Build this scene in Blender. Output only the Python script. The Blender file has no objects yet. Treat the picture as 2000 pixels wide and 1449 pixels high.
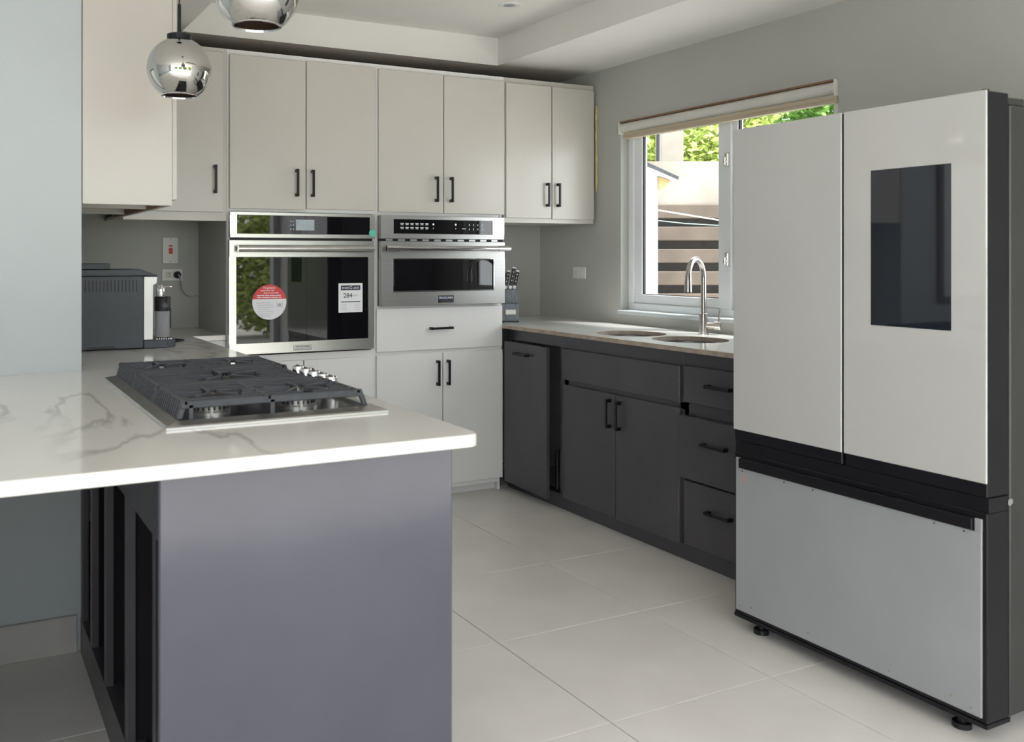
import bpy, bmesh, math, random
from mathutils import Vector, Matrix
random.seed(7)
S = bpy.context.scene
COL = S.collection
R = math.radians

# ------------------------------------------------------------------ camera, sky, sun, exposure
cd = bpy.data.cameras.new('camera'); cam = bpy.data.objects.new('camera', cd); COL.objects.link(cam)
cam.location = (0, 0, 1.35); cam.rotation_euler = (R(90), 0, R(-27.316))
cd.sensor_fit = 'HORIZONTAL'; cd.sensor_width = 36; cd.lens = 33.0
cd.shift_x = 0.075; cd.shift_y = -0.11225
cd.clip_start = 0.05; cd.clip_end = 200
cd.dof.use_dof = True; cd.dof.focus_distance = 4.7; cd.dof.aperture_fstop = 5.0
S.camera = cam

w = bpy.data.worlds.new('sky'); S.world = w; w.use_nodes = True
bg = w.node_tree.nodes['Background']
bg.inputs[0].default_value = (0.93, 0.965, 1.0, 1); bg.inputs[1].default_value = 1.6

sd = bpy.data.lights.new('sun', 'SUN'); sun = bpy.data.objects.new('sun', sd); COL.objects.link(sun)
sd.energy = 4.5; sd.angle = R(8); sd.color = (1.0, 0.98, 0.955)
sun.rotation_euler = Vector((-0.30, 0.42, -0.95)).to_track_quat('-Z', 'Y').to_euler()

S.view_settings.view_transform = 'Standard'; S.view_settings.look = 'None'
S.view_settings.gamma = 1; S.view_settings.use_curve_mapping = False
S.view_settings.exposure = 1.5

# ------------------------------------------------------------------ materials
MATS = {}
def mat(name, col, rough=0.5, metal=0.0, var=0.0, scale=8.0, bump=0.0, bscale=60.0, coat=0.0, stretch=None, spec=0.5):
    if name in MATS: return MATS[name]
    m = bpy.data.materials.new(name); m.use_nodes = True; nt = m.node_tree
    b = nt.nodes['Principled BSDF']
    b.inputs['Base Color'].default_value = (*col, 1); b.inputs['Roughness'].default_value = rough
    b.inputs['Metallic'].default_value = metal; b.inputs['Coat Weight'].default_value = coat
    b.inputs['Coat Roughness'].default_value = 0.05; b.inputs['Specular IOR Level'].default_value = spec
    tc = nt.nodes.new('ShaderNodeTexCoord'); mp = nt.nodes.new('ShaderNodeMapping')
    nt.links.new(tc.outputs['Object'], mp.inputs[0])
    if stretch: mp.inputs['Scale'].default_value = stretch
    n = nt.nodes.new('ShaderNodeTexNoise'); n.inputs['Scale'].default_value = scale; n.inputs['Detail'].default_value = 5
    nt.links.new(mp.outputs[0], n.inputs['Vector'])
    if var:
        r = nt.nodes.new('ShaderNodeValToRGB')
        r.color_ramp.elements[0].position = 0.3; r.color_ramp.elements[1].position = 0.7
        r.color_ramp.elements[0].color = (*[c * (1 - var) for c in col], 1)
        r.color_ramp.elements[1].color = (*[min(1, c * (1 + var)) for c in col], 1)
        nt.links.new(n.outputs['Fac'], r.inputs[0]); nt.links.new(r.outputs[0], b.inputs['Base Color'])
    if bump:
        n2 = nt.nodes.new('ShaderNodeTexNoise'); n2.inputs['Scale'].default_value = bscale; n2.inputs['Detail'].default_value = 3
        nt.links.new(mp.outputs[0], n2.inputs['Vector'])
        bp = nt.nodes.new('ShaderNodeBump'); bp.inputs['Strength'].default_value = bump; bp.inputs['Distance'].default_value = 0.01
        nt.links.new(n2.outputs['Fac'], bp.inputs['Height']); nt.links.new(bp.outputs[0], b.inputs['Normal'])
    MATS[name] = m; return m

def marble(name, base, vein, rough=0.12, amount=1.0, scale=1.1):
    m = mat(name, base, rough); nt = m.node_tree; b = nt.nodes['Principled BSDF']
    tc = [n for n in nt.nodes if n.type == 'TEX_COORD'][0]
    mp = nt.nodes.new('ShaderNodeMapping'); mp.inputs['Rotation'].default_value = (0, 0, R(35)); mp.inputs['Scale'].default_value = (1, 0.45, 1)
    nt.links.new(tc.outputs['Object'], mp.inputs[0])
    n = nt.nodes.new('ShaderNodeTexNoise'); n.inputs['Scale'].default_value = scale; n.inputs['Detail'].default_value = 6; n.inputs['Distortion'].default_value = 0.8
    nt.links.new(mp.outputs[0], n.inputs['Vector'])
    s = nt.nodes.new('ShaderNodeMath'); s.operation = 'SUBTRACT'; s.inputs[1].default_value = 0.52
    a = nt.nodes.new('ShaderNodeMath'); a.operation = 'ABSOLUTE'
    nt.links.new(n.outputs['Fac'], s.inputs[0]); nt.links.new(s.outputs[0], a.inputs[0])
    r = nt.nodes.new('ShaderNodeValToRGB'); r.color_ramp.elements[0].position = 0.0; r.color_ramp.elements[1].position = 0.012
    r.color_ramp.elements[0].color = (1, 1, 1, 1); r.color_ramp.elements[1].color = (0, 0, 0, 1)
    nt.links.new(a.outputs[0], r.inputs[0])
    n2 = nt.nodes.new('ShaderNodeTexNoise'); n2.inputs['Scale'].default_value = 2.3; nt.links.new(mp.outputs[0], n2.inputs['Vector'])
    r2 = nt.nodes.new('ShaderNodeValToRGB'); r2.color_ramp.elements[0].position = 0.38; r2.color_ramp.elements[1].position = 0.55
    nt.links.new(n2.outputs['Fac'], r2.inputs[0])
    mul = nt.nodes.new('ShaderNodeMath'); mul.operation = 'MULTIPLY'
    nt.links.new(r.outputs[0], mul.inputs[0]); nt.links.new(r2.outputs[0], mul.inputs[1])
    mul2 = nt.nodes.new('ShaderNodeMath'); mul2.operation = 'MULTIPLY'; mul2.inputs[1].default_value = amount
    nt.links.new(mul.outputs[0], mul2.inputs[0])
    mx = nt.nodes.new('ShaderNodeMix'); mx.data_type = 'RGBA'
    mx.inputs[6].default_value = (*base, 1); mx.inputs[7].default_value = (*vein, 1)
    nt.links.new(mul2.outputs[0], mx.inputs[0]); nt.links.new(mx.outputs[2], b.inputs['Base Color'])
    return m

def thin_glass(name, tint=(1, 1, 1), haze=0.0):
    m = bpy.data.materials.new(name); m.use_nodes = True; nt = m.node_tree; nt.nodes.clear()
    o = nt.nodes.new('ShaderNodeOutputMaterial'); t = nt.nodes.new('ShaderNodeBsdfTransparent'); t.inputs[0].default_value = (*tint, 1)
    g = nt.nodes.new('ShaderNodeBsdfGlossy'); g.inputs['Roughness'].default_value = 0.02
    lw = nt.nodes.new('ShaderNodeLayerWeight'); lw.inputs[0].default_value = 0.5
    f = nt.nodes.new('ShaderNodeMath'); f.operation = 'POWER'; f.inputs[1].default_value = 4.0
    nt.links.new(lw.outputs['Facing'], f.inputs[0])
    mx = nt.nodes.new('ShaderNodeMixShader')
    nt.links.new(f.outputs[0], mx.inputs[0]); nt.links.new(t.outputs[0], mx.inputs[1]); nt.links.new(g.outputs[0], mx.inputs[2])
    out = mx
    if haze:
        df = nt.nodes.new('ShaderNodeBsdfDiffuse'); df.inputs[0].default_value = (0.6, 0.6, 0.62, 1)
        out = nt.nodes.new('ShaderNodeMixShader'); out.inputs[0].default_value = haze
        nt.links.new(mx.outputs[0], out.inputs[1]); nt.links.new(df.outputs[0], out.inputs[2])
    nt.links.new(out.outputs[0], o.inputs[0]); MATS[name] = m; return m

WHITE = mat('white_paint_dim', (0.575, 0.545, 0.50), 0.22, bump=0.06, bscale=14, var=0.02, scale=3)  # cabinet white, darkened and warmed for the weaker light on the uppers
WHITE2 = mat('white_paint_lit', (0.77, 0.765, 0.755), 0.3, bump=0.05, bscale=14, var=0.02, scale=3)  # the same white as it looks in stronger light lower down
RAWWOOD = mat('raw_brown_wood', (0.22, 0.13, 0.075), 0.7, var=0.3, scale=20, stretch=(1, 0.1, 1))
DARK = mat('charcoal_cabinet_paint', (0.066, 0.062, 0.072), 0.32, bump=0.05, bscale=18, var=0.12, scale=4)
DARKEND = mat('charcoal_gloss_paint', (0.070, 0.072, 0.098), 0.14, bump=0.14, bscale=3.5, var=0.10, scale=2.5)
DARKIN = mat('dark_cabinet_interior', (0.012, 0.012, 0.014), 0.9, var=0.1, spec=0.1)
BLACK = mat('black_metal', (0.006, 0.006, 0.009), 0.35, var=0.1, spec=0.35)
BLACKPL = mat('black_plastic', (0.010, 0.010, 0.013), 0.4, var=0.1, spec=0.4)
WALL = mat('grey_wall_paint', (0.48, 0.485, 0.455), 0.6, var=0.03, scale=2, bump=0.05, bscale=90)
LWALL = mat('grey_wall_cool_lit', (0.48, 0.52, 0.535), 0.45, var=0.03, scale=2, bump=0.05, bscale=60)  # wall grey with the cool daylight tint put into its colour
CEIL = mat('ceiling_white_paint', (0.80, 0.78, 0.75), 0.7, var=0.015, scale=2)
TILE = mat('porcelain_floor_tile', (0.81, 0.78, 0.745), 0.3, var=0.045, scale=3.5, bump=0.02, bscale=40)
GROUT = mat('floor_grout', (0.20, 0.19, 0.17), 0.9, var=0.15, scale=20)
SKIRT = mat('skirting_tile', (0.50, 0.49, 0.46), 0.4, var=0.08, scale=6)
STONE = marble('white_veined_stone', (0.77, 0.755, 0.72), (0.52, 0.50, 0.465), amount=1.0, scale=1.15)
STONE2 = marble('white_sink_stone', (0.79, 0.78, 0.75), (0.6, 0.57, 0.53), amount=0.6, scale=2)
STONEEDGE = mat('raw_tan_stone_edge', (0.42, 0.35, 0.29), 0.7, var=0.2, scale=18)
STEEL = mat('brushed_steel', (0.60, 0.595, 0.58), 0.26, 1.0, var=0.06, scale=14, stretch=(0.2, 1, 14))
STEELD = mat('brushed_steel_microwave', (0.52, 0.515, 0.50), 0.3, 1.0, var=0.06, scale=14, stretch=(0.2, 1, 14))
NICKEL = mat('brushed_nickel', (0.56, 0.53, 0.49), 0.25, 1.0, var=0.05, scale=30)
CHROME = mat('chrome', (0.75, 0.75, 0.76), 0.06, 1.0, var=0.01)
MIRROR = mat('mirrored_smoke_glass', (0.60, 0.59, 0.57), 0.025, 1.0, var=0.02, scale=3)
BROWNIN = mat('globe_inner_brown', (0.10, 0.07, 0.05), 0.4, var=0.1)
BGLASS = mat('black_oven_glass', (0.006, 0.006, 0.008), 0.02, spec=0.9, var=0.02)
IRON = mat('cast_iron_grey', (0.050, 0.055, 0.066), 0.40, var=0.15, scale=30, bump=0.08, bscale=150)
PAPER = mat('white_paper', (0.82, 0.83, 0.85), 0.6, var=0.01)
RED = mat('sticker_red', (0.72, 0.06, 0.07), 0.5, var=0.03)
INK = mat('ink_navy', (0.02, 0.022, 0.05), 0.6, var=0.05)
GREYINK = mat('ink_grey', (0.45, 0.45, 0.48), 0.6, var=0.05)
TEAL = mat('sticker_teal', (0.12, 0.55, 0.42), 0.5, var=0.04)
LCD = mat('display_grey', (0.42, 0.47, 0.52), 0.15, var=0.08, scale=20)
FRIDGEW = mat('white_glass_door', (0.55, 0.547, 0.535), 0.05, var=0.01, coat=0.3)
FRIDGEP = mat('bare_grey_steel_panel', (0.40, 0.42, 0.435), 0.42, 0.25, var=0.05, scale=3)
FRIDGEB = mat('fridge_black_trim', (0.008, 0.008, 0.011), 0.4, var=0.1, spec=0.3)
FRIDGES = mat('fridge_dark_side', (0.055, 0.055, 0.054), 0.4, 0.4, var=0.06)
SCREEN = mat('dark_screen_glass', (0.012, 0.016, 0.024), 0.03, spec=0.8, var=0.03)
ALU = mat('white_aluminium_frame', (0.84, 0.87, 0.89), 0.35, var=0.02)
GASKET = mat('black_gasket', (0.02, 0.02, 0.025), 0.6, var=0.1)
BLINDW = mat('blind_fabric_white', (0.72, 0.70, 0.65), 0.7, var=0.04)
BLINDB = mat('blind_bar_beige', (0.56, 0.48, 0.36), 0.6, var=0.08, scale=6, stretch=(1, 0.2, 12))
PLATE = mat('white_switch_plastic', (0.76, 0.75, 0.71), 0.35, var=0.02)
CREAM = mat('cream_socket_plastic', (0.66, 0.63, 0.52), 0.4, var=0.03)
CMGREY = mat('slate_grey_plastic', (0.050, 0.058, 0.072), 0.42, var=0.08, scale=40)
SILVER = mat('silver_plastic', (0.82, 0.82, 0.81), 0.25, 0.2, var=0.02)
JUG = thin_glass('clear_jug_plastic', (0.80, 0.82, 0.85), 0.4)
PANE = thin_glass('window_glass', (0.97, 0.985, 0.98))
KSTEEL = mat('satin_knife_steel', (0.70, 0.70, 0.69), 0.45, 0.3, var=0.03)
BLOCKW = mat('grey_stained_wood', (0.17, 0.19, 0.21), 0.6, var=0.25, scale=25, stretch=(6, 1, 1))
PALEMET = mat('pale_nameplate', (0.65, 0.62, 0.54), 0.35, 0.4, var=0.05)
FOAM = mat('yellow_foam', (0.62, 0.52, 0.22), 0.8, var=0.15, scale=40, bump=0.4, bscale=60)
CONC = mat('weathered_concrete', (0.27, 0.24, 0.205), 0.85, var=0.22, scale=2.2, bump=0.2, bscale=25)
SLATM = mat('brown_block_face', (0.095, 0.072, 0.056), 0.8, var=0.15, scale=6)
SLATD = mat('dark_block_recess', (0.04, 0.034, 0.031), 0.85, var=0.2, scale=20)
OUTW = mat('outbuilding_white', (0.62, 0.63, 0.64), 0.7, var=0.02)
ROOFM = mat('dark_shingle', (0.05, 0.055, 0.065), 0.8, var=0.3, scale=30)
LIGHTWOOD = mat('soffit_timber', (0.52, 0.34, 0.16), 0.6, var=0.15, scale=10)
GROUND = mat('outdoor_paving', (0.55, 0.53, 0.49), 0.85, var=0.15, scale=3)
GRASS = mat('lawn_green', (0.16, 0.26, 0.06), 0.9, var=0.3, scale=8)
LEAF = [mat('leaf_bright', (0.26, 0.42, 0.07), 0.6, var=0.3, scale=5), mat('leaf_mid', (0.15, 0.30, 0.05), 0.6, var=0.3, scale=5), mat('leaf_yellow', (0.40, 0.48, 0.12), 0.6, var=0.25, scale=5)]
BARK = mat('bark', (0.12, 0.085, 0.06), 0.9, var=0.3, scale=12)
FRAMEW = mat('picture_frame_wood', (0.16, 0.11, 0.075), 0.5, var=0.2, scale=12)

# ------------------------------------------------------------------ mesh builder
class MB:
    def __init__(self): self.bm = bmesh.new()
    def box(self, x0, x1, y0, y1, z0, z1, bev=0.0, seg=1, M=None):
        x0, x1 = sorted((x0, x1)); y0, y1 = sorted((y0, y1)); z0, z1 = sorted((z0, z1))
        t = bmesh.new()
        v = [t.verts.new((x, y, z)) for x in (x0, x1) for y in (y0, y1) for z in (z0, z1)]
        for f in ((0, 1, 3, 2), (4, 6, 7, 5), (0, 4, 5, 1), (2, 3, 7, 6), (0, 2, 6, 4), (1, 5, 7, 3)): t.faces.new([v[i] for i in f])
        if bev: bmesh.ops.bevel(t, geom=list(t.edges), offset=bev, segments=seg, affect='EDGES', profile=0.6)
        self._merge(t, M); return self
    def _merge(self, t, M=None):
        if M is not None: bmesh.ops.transform(t, matrix=M, verts=t.verts)
        me = bpy.data.meshes.new('tmp'); t.to_mesh(me); t.free(); self.bm.from_mesh(me); bpy.data.meshes.remove(me)
    def cyl(self, p0, p1, r0, r1=None, n=20, cap=True):
        p0, p1 = Vector(p0), Vector(p1); r1 = r0 if r1 is None else r1
        t = bmesh.new(); d = p1 - p0
        bmesh.ops.create_cone(t, cap_ends=cap, segments=n, radius1=r0, radius2=r1, depth=d.length)
        self._merge(t, Matrix.Translation((p0 + p1) / 2) @ d.to_track_quat('Z', 'Y').to_matrix().to_4x4()); return self
    def lathe(self, prof, c, n=32, M=None):
        t = bmesh.new(); rings = []
        for r, z in prof:
            if r < 1e-5: rings.append([t.verts.new((0, 0, z))])
            else: rings.append([t.verts.new((r * math.cos(2 * math.pi * k / n), r * math.sin(2 * math.pi * k / n), z)) for k in range(n)])
        for a, b in zip(rings, rings[1:]):
            for k in range(n):
                q = [a[k % len(a)], a[(k + 1) % len(a)], b[(k + 1) % len(b)], b[k % len(b)]]
                u = []
                for x in q:
                    if x not in u: u.append(x)
                if len(u) > 2: t.faces.new(u)
        T = Matrix.Translation(c)
        self._merge(t, T @ M if M is not None else T); return self
    def tube(self, pts, r, n=10, cap=True):
        pts = [Vector(p) for p in pts]; t = bmesh.new(); rings = []
        rr = r if isinstance(r, (list, tuple)) else [r] * len(pts)
        prev = None
        for i, p in enumerate(pts):
            d = (pts[min(i + 1, len(pts) - 1)] - pts[max(i - 1, 0)]).normalized()
            if prev is None: a = d.orthogonal().normalized()
            else: a = (prev - d * prev.dot(d)).normalized()
            prev = a; b = d.cross(a)
            rings.append([t.verts.new(p + (a * math.cos(2 * math.pi * k / n) + b * math.sin(2 * math.pi * k / n)) * rr[i]) for k in range(n)])
        for a, b in zip(rings, rings[1:]):
            for k in range(n): t.faces.new((a[k], a[(k + 1) % n], b[(k + 1) % n], b[k]))
        if cap: t.faces.new(rings[0][::-1]); t.faces.new(rings[-1])
        self._merge(t); return self
    def prism(self, poly, a0, a1, axis='z', bev=0.0, seg=2):
        t = bmesh.new()
        f3 = {'z': lambda p, a: (p[0], p[1], a), 'y': lambda p, a: (p[0], a, p[1]), 'x': lambda p, a: (a, p[0], p[1])}[axis]
        lo = [t.verts.new(f3(p, a0)) for p in poly]; hi = [t.verts.new(f3(p, a1)) for p in poly]; k = len(poly)
        t.faces.new(lo[::-1]); t.faces.new(hi)
        for i in range(k): t.faces.new((lo[i], lo[(i + 1) % k], hi[(i + 1) % k], hi[i]))
        bmesh.ops.recalc_face_normals(t, faces=t.faces)
        if bev: bmesh.ops.bevel(t, geom=list(t.edges), offset=bev, segments=seg, affect='EDGES', profile=0.6)
        self._merge(t); return self
    def quad(self, pts):
        self.bm.faces.new([self.bm.verts.new(p) for p in pts]); return self
    def build(self, name, m, parent=None, label=None, smooth=False, M=None):
        bm = self.bm
        bmesh.ops.recalc_face_normals(bm, faces=bm.faces)
        if M is not None: bmesh.ops.transform(bm, matrix=M, verts=bm.verts)
        off = Vector((0, 0, 0)); q = parent
        while q is not None: off += q.location; q = q.parent
        if parent is None:
            vs = [v.co for v in bm.verts]
            off = Vector(((min(v.x for v in vs) + max(v.x for v in vs)) / 2, (min(v.y for v in vs) + max(v.y for v in vs)) / 2, min(v.z for v in vs)))
        bmesh.ops.translate(bm, vec=-off, verts=bm.verts)
        me = bpy.data.meshes.new(name); bm.to_mesh(me); bm.free()
        if smooth:
            for p in me.polygons: p.use_smooth = True
            try: me.set_sharp_from_angle(angle=R(40))
            except Exception: pass
        o = bpy.data.objects.new(name, me); COL.objects.link(o)
        me.materials.append(m)
        if parent is None: o.location = off
        else: o.parent = parent
        if label: o['label'] = label
        return o

def tag(o, label, cat=None, group=None, kind=None):
    o['label'] = label
    if cat: o['category'] = cat
    if group: o['group'] = group
    if kind: o['kind'] = kind
    return o
def thing(name, label, cat, loc, group=None):
    o = bpy.data.objects.new(name, None); COL.objects.link(o); o.location = loc; o.empty_display_size = 0.1
    return tag(o, label, cat, group)
def struct(mb, name, m, label):
    o = mb.build(name, m); o['kind'] = 'structure'; o['label'] = label; return o
def B(*a, **k): return MB().box(*a, **k)
def text(body, name, m, parent, loc, size, face='-y', align='CENTER', ext=0.0004):
    c = bpy.data.curves.new(name, 'FONT'); c.body = body; c.size = size; c.align_x = align; c.align_y = 'CENTER'; c.extrude = ext; c.resolution_u = 3
    tmp = bpy.data.objects.new(name, c); me = bpy.data.meshes.new_from_object(tmp); bpy.data.objects.remove(tmp); bpy.data.curves.remove(c)
    o = bpy.data.objects.new(name, me); COL.objects.link(o); me.materials.clear(); me.materials.append(m); o['kind'] = 'stuff'
    off = Vector((0, 0, 0)); q = parent
    while q is not None: off += q.location; q = q.parent
    o.parent = parent; o.location = Vector(loc) - off
    o.rotation_euler = (R(90), 0, 0) if face == '-y' else (R(90), 0, R(-90))
    return o

# bar pull: c = centre on the door face, a = along, o = outward
def handle(parent, c, a, o, L=0.14, name='handle'):
    c, a, o = Vector(c), Vector(a), Vector(o); b = a.cross(o)
    M = Matrix((( a.x, o.x, b.x, c.x), (a.y, o.y, b.y, c.y), (a.z, o.z, b.z, c.z), (0, 0, 0, 1)))
    m = MB(); h = L / 2
    m.box(-h, h, 0.022, 0.032, -0.006, 0.006, bev=0.0015, M=M)
    for s in (-1, 1): m.box(s * h, s * (h - 0.016), -0.0005, 0.03, -0.007, 0.007, bev=0.0015, M=M)
    return m.build(name, BLACK, parent)
NY = (0, -1, 0); NX = (-1, 0, 0); AX = (1, 0, 0); AY = (0, 1, 0); AZ = (0, 0, 1)
def bdoor(parent, x0, x1, z0, z1, yf, m, hx=None, hz=None, horizontal=False, name='door', th=0.018):
    d = B(x0, x1, yf, yf + th, z0, z1, bev=0.002).build(name, m, parent)
    if hx is not None: handle(d, (hx, yf, hz), AX if horizontal else AZ, NY)
    return d
def rdoor(parent, y0, y1, z0, z1, xf, m, hy=None, hz=None, horizontal=False, name='door', th=0.02):
    d = B(xf, xf + th, y0, y1, z0, z1, bev=0.002).build(name, m, parent)
    if hy is not None: handle(d, (xf, hy, hz), AY if horizontal else AZ, NX)
    return d

# ------------------------------------------------------------------ the room
XR, YB, ZC, ZT = 3.5, 5.25, 2.474, 2.636
XL, YR = -4.2, -1.6
fl = struct(B(XL, XR + 0.15, YR, YB + 0.15, -0.12, -0.003), 'floor', GROUT, 'pale grout bed under the cream floor tiles')
tm = None
xs = [1.70 + 0.637 * k for k in range(-9, 3)]; ys = [2.18 + 0.633 * k for k in range(-6, 5)]
for x in xs:
    for y in ys:
        x1, y1 = min(x + 0.637, XR), min(y + 0.633, YB)
        x0, y0 = max(x, XL), max(y, YR)
        if x1 - x0 < 0.05 or y1 - y0 < 0.05 or (x1 < 0.35 and y0 > 3.45): continue
        full = abs(x1 - x0 - 0.637) < 1e-6 and abs(y1 - y0 - 0.633) < 1e-6
        if full and tm is not None:
            o = bpy.data.objects.new('floor_tile', tm); COL.objects.link(o)
        else:
            o = MB().box(-(x1 - x0) / 2 + 0.0017, (x1 - x0) / 2 - 0.0017, -(y1 - y0) / 2 + 0.0017, (y1 - y0) / 2 - 0.0017, -0.004, 0, bev=0.0008).build('floor_tile', TILE)
            if full: tm = o.data
        o.parent = fl; o.location = Vector(((x0 + x1) / 2, (y0 + y1) / 2, 0 if full and o.data is tm else 0)) - fl.location
        if not (full and o.data is tm): o.location.z = -0.004 - fl.location.z
        if full and o.data is tm: o.location.z = -0.004 - fl.location.z

wy0, wy1, wz0, wz1 = 2.88, 4.40, 1.03, 2.137
m = MB()
m.box(XR, XR + 0.14, YR, wy0, 0, 2.75); m.box(XR, XR + 0.14, wy1, YB + 0.14, 0, 2.75)
m.box(XR, XR + 0.14, wy0, wy1, 0, wz0); m.box(XR, XR + 0.14, wy0, wy1, wz1, 2.75)
struct(m, 'wall_right', WALL, 'grey painted wall with the kitchen window')
struct(B(0.26, XR, YB, YB + 0.14, 0, 2.75), 'wall_back', WALL, 'grey painted wall behind the cabinets')
struct(B(XL, 0.40, 3.42, 3.56, 0, 2.75), 'wall_left', LWALL, 'pale grey wall beside the stone counter')
struct(B(0.26, 0.40, 3.56, YB, 0, 2.75), 'wall_side', WALL, 'grey wall behind the coffee machine')
struct(B(XL - 0.14, XL, YR, 3.56, 0, 2.75), 'wall_far_side', LWALL, 'pale wall on the living side')
m = MB()
m.box(XL - 0.14, -3.4, YR - 0.14, YR, 0, 2.75); m.box(3.42, XR + 0.14, YR - 0.14, YR, 0, 2.75); m.box(-3.4, 3.42, YR - 0.14, YR, 2.34, 2.75)
struct(m, 'wall_rear', LWALL, 'pale wall with wide patio opening')
# ceiling: lower soffit ring with a raised tray
tx0, tx1, ty0, ty1 = 1.03, 2.872, 0.7, 4.755
m = MB()
m.box(XL, tx0, YR, YB, ZC, 2.75); m.box(tx1, XR, YR, YB, ZC, 2.75); m.box(tx0, tx1, YR, ty0, ZC, 2.75); m.box(tx0, tx1, ty1, YB, ZC, 2.75)
m.box(tx0, tx1, ty0, ty1, ZT, 2.75)
struct(m, 'ceiling', CEIL, 'white ceiling with a raised tray')
struct(B(XL, 0.385, 3.405, 3.42, 0, 0.125, bev=0.002), 'baseboard_left', SKIRT, 'pale tile skirting along the grey wall')
# downlight
t = thing('downlight', 'small round recessed downlight in the tray ceiling', 'light', (2.545, 4.10, ZT))
MB().lathe([(0.030, -0.002), (0.048, -0.006), (0.055, -0.004), (0.056, 0.0), (0.030, 0.0)], (2.545, 4.10, ZT), 28).build('trim_ring', PLATE, t, smooth=True)
MB().lathe([(0.0, -0.001), (0.030, -0.001)], (2.545, 4.10, ZT), 24).build('lens', LCD, t)

# ------------------------------------------------------------------ window
wn = bpy.data.objects.new('window_1', None); COL.objects.link(wn); wn.location = (3.58, 3.64, 1.03); wn['kind'] = 'structure'; wn['label'] = 'white aluminium window with two panes above the sink'
fx0, fx1 = 3.555, 3.615
m = MB()
m.box(fx0, fx1, wy0, wy1, 1.03, 1.075, bev=0.003); m.box(fx0, fx1, wy0, wy1, 2.09, wz1, bev=0.003)
m.box(fx0, fx1, wy1 - 0.045, wy1, 1.075, 2.09, bev=0.003); m.box(fx0, fx1, wy0, wy0 + 0.05, 1.075, 2.09, bev=0.003)
m.build('outer_frame', ALU, wn)
B(fx0 - 0.004, fx1, 3.575, 3.665, 1.075, 2.09, bev=0.003).build('mullion', ALU, wn)
for (a, b) in ((3.665, 4.355), (2.93, 3.575)):
    s = MB(); e = 0.05
    s.box(fx0 + 0.012, fx1 - 0.008, a, b, 1.075, 1.128, bev=0.003); s.box(fx0 + 0.012, fx1 - 0.008, a, b, 2.05, 2.09, bev=0.003)
    s.box(fx0 + 0.012, fx1 - 0.008, b - (0.065 if b > 4 else 0.03), b, 1.128, 2.05, bev=0.003); s.box(fx0 + 0.012, fx1 - 0.008, a, a + (0.004 if b > 4 else 0.03), 1.128, 2.05, bev=0.003)
    so = s.build('sash', ALU, wn)
    a2, b2 = a + (0.004 if b > 4 else 0.03), b - (0.065 if b > 4 else 0.03)
    g = MB()
    g.box(fx0 + 0.02, fx0 + 0.034, b2 - 0.008, b2, 1.128, 2.05); g.box(fx0 + 0.02, fx0 + 0.034, a2, a2 + 0.005, 1.128, 2.05)
    g.box(fx0 + 0.02, fx0 + 0.034, a2, b2, 2.044, 2.05); g.box(fx0 + 0.02, fx0 + 0.034, a2, b2, 1.128, 1.132)
    g.build('gasket', GASKET, so)
    B(fx0 + 0.025, fx0 + 0.030, a2, b2, 1.13, 2.048).build('pane', PANE, so)
for z in (1.845, 1.333):
    k = MB(); k.box(fx0 - 0.022, fx0 - 0.004, 3.582, 3.606, z - 0.035, z + 0.035, bev=0.004); k.cyl((fx0 - 0.03, 3.594, z - 0.01), (fx0 - 0.004, 3.594, z - 0.01), 0.011, n=12)
    k.box(fx0 - 0.034, fx0 - 0.024, 3.588, 3.600, z - 0.03, z + 0.012, bev=0.003)
    k.build('window_latch', NICKEL, wn)
struct(B(3.47, fx0, wy0 - 0.0, wy1, 1.012, 1.034, bev=0.004), 'trim_1', LWALL, 'pale plaster window ledge')
t = thing('roller_blind', 'rolled up cream roller blind across the window head', 'blind', (3.505, 3.64, 2.03))
MB().cyl((3.515, 2.885, 2.098), (3.515, 4.392, 2.098), 0.033, n=24).build('fabric_roll', BLINDW, t, smooth=True)
for y in (2.882, 4.392): B(3.478, 3.55, y, y + 0.007, 2.062, 2.136, bev=0.002).build('end_bracket', BLINDW, t)
B(3.485, 3.553, 2.884, 4.398, 2.128, 2.1365, bev=0.001).build('gap_shadow_strip', RAWWOOD, t)  # brown strip standing in for the shadow gap above the roll
m = MB(); m.box(3.488, 3.512, 2.885, 4.36, 2.030, 2.068, bev=0.003); m.box(3.484, 3.49, 2.885, 4.36, 2.046, 2.052)
m.build('bottom_bar', BLINDB, t)

# ------------------------------------------------------------------ white cabinets on the back wall
YF = 4.645; YD = 4.627; ZTOP = 2.385
# upper cabinet hung on the side wall, open underneath
t = thing('upper_cabinet', 'white wall cabinet with plain side panel and open raw wood underside', 'cabinet', (0.555, 4.0, 1.53))
m = MB(); m.box(0.403, 0.707, 3.424, 3.442, 1.53, ZTOP, bev=0.002)
m.box(0.403, 0.421, 3.442, YF, 1.56, ZTOP); m.box(0.403, 0.707, 3.442, YF, ZTOP - 0.018, ZTOP)
m.build('carcass', WHITE, t)
B(0.421, 0.68, 3.442, YF, 1.63, 1.643).build('bottom_panel', WHITE, t)
m = MB(); m.box(0.69, 0.707, 3.442, YF, 1.53, 1.585); m.build('bottom_rail', WHITE, t)
for y in (3.78, 4.30): B(0.421, 0.68, y, y + 0.02, 1.533, 1.63).build('cross_batten', WHITE, t)
B(0.680, 0.69, 3.442, YF, 1.532, 1.63).build('rail_lining', RAWWOOD, t, 'raw brown wood lining of the rail')
for (a, b) in ((3.434, 4.03), (4.036, 4.60)):
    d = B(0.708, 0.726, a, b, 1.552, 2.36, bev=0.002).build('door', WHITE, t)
    handle(d, (0.726, b - 0.05 if a < 4 else a + 0.05, 1.73), AZ, (1, 0, 0))
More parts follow.
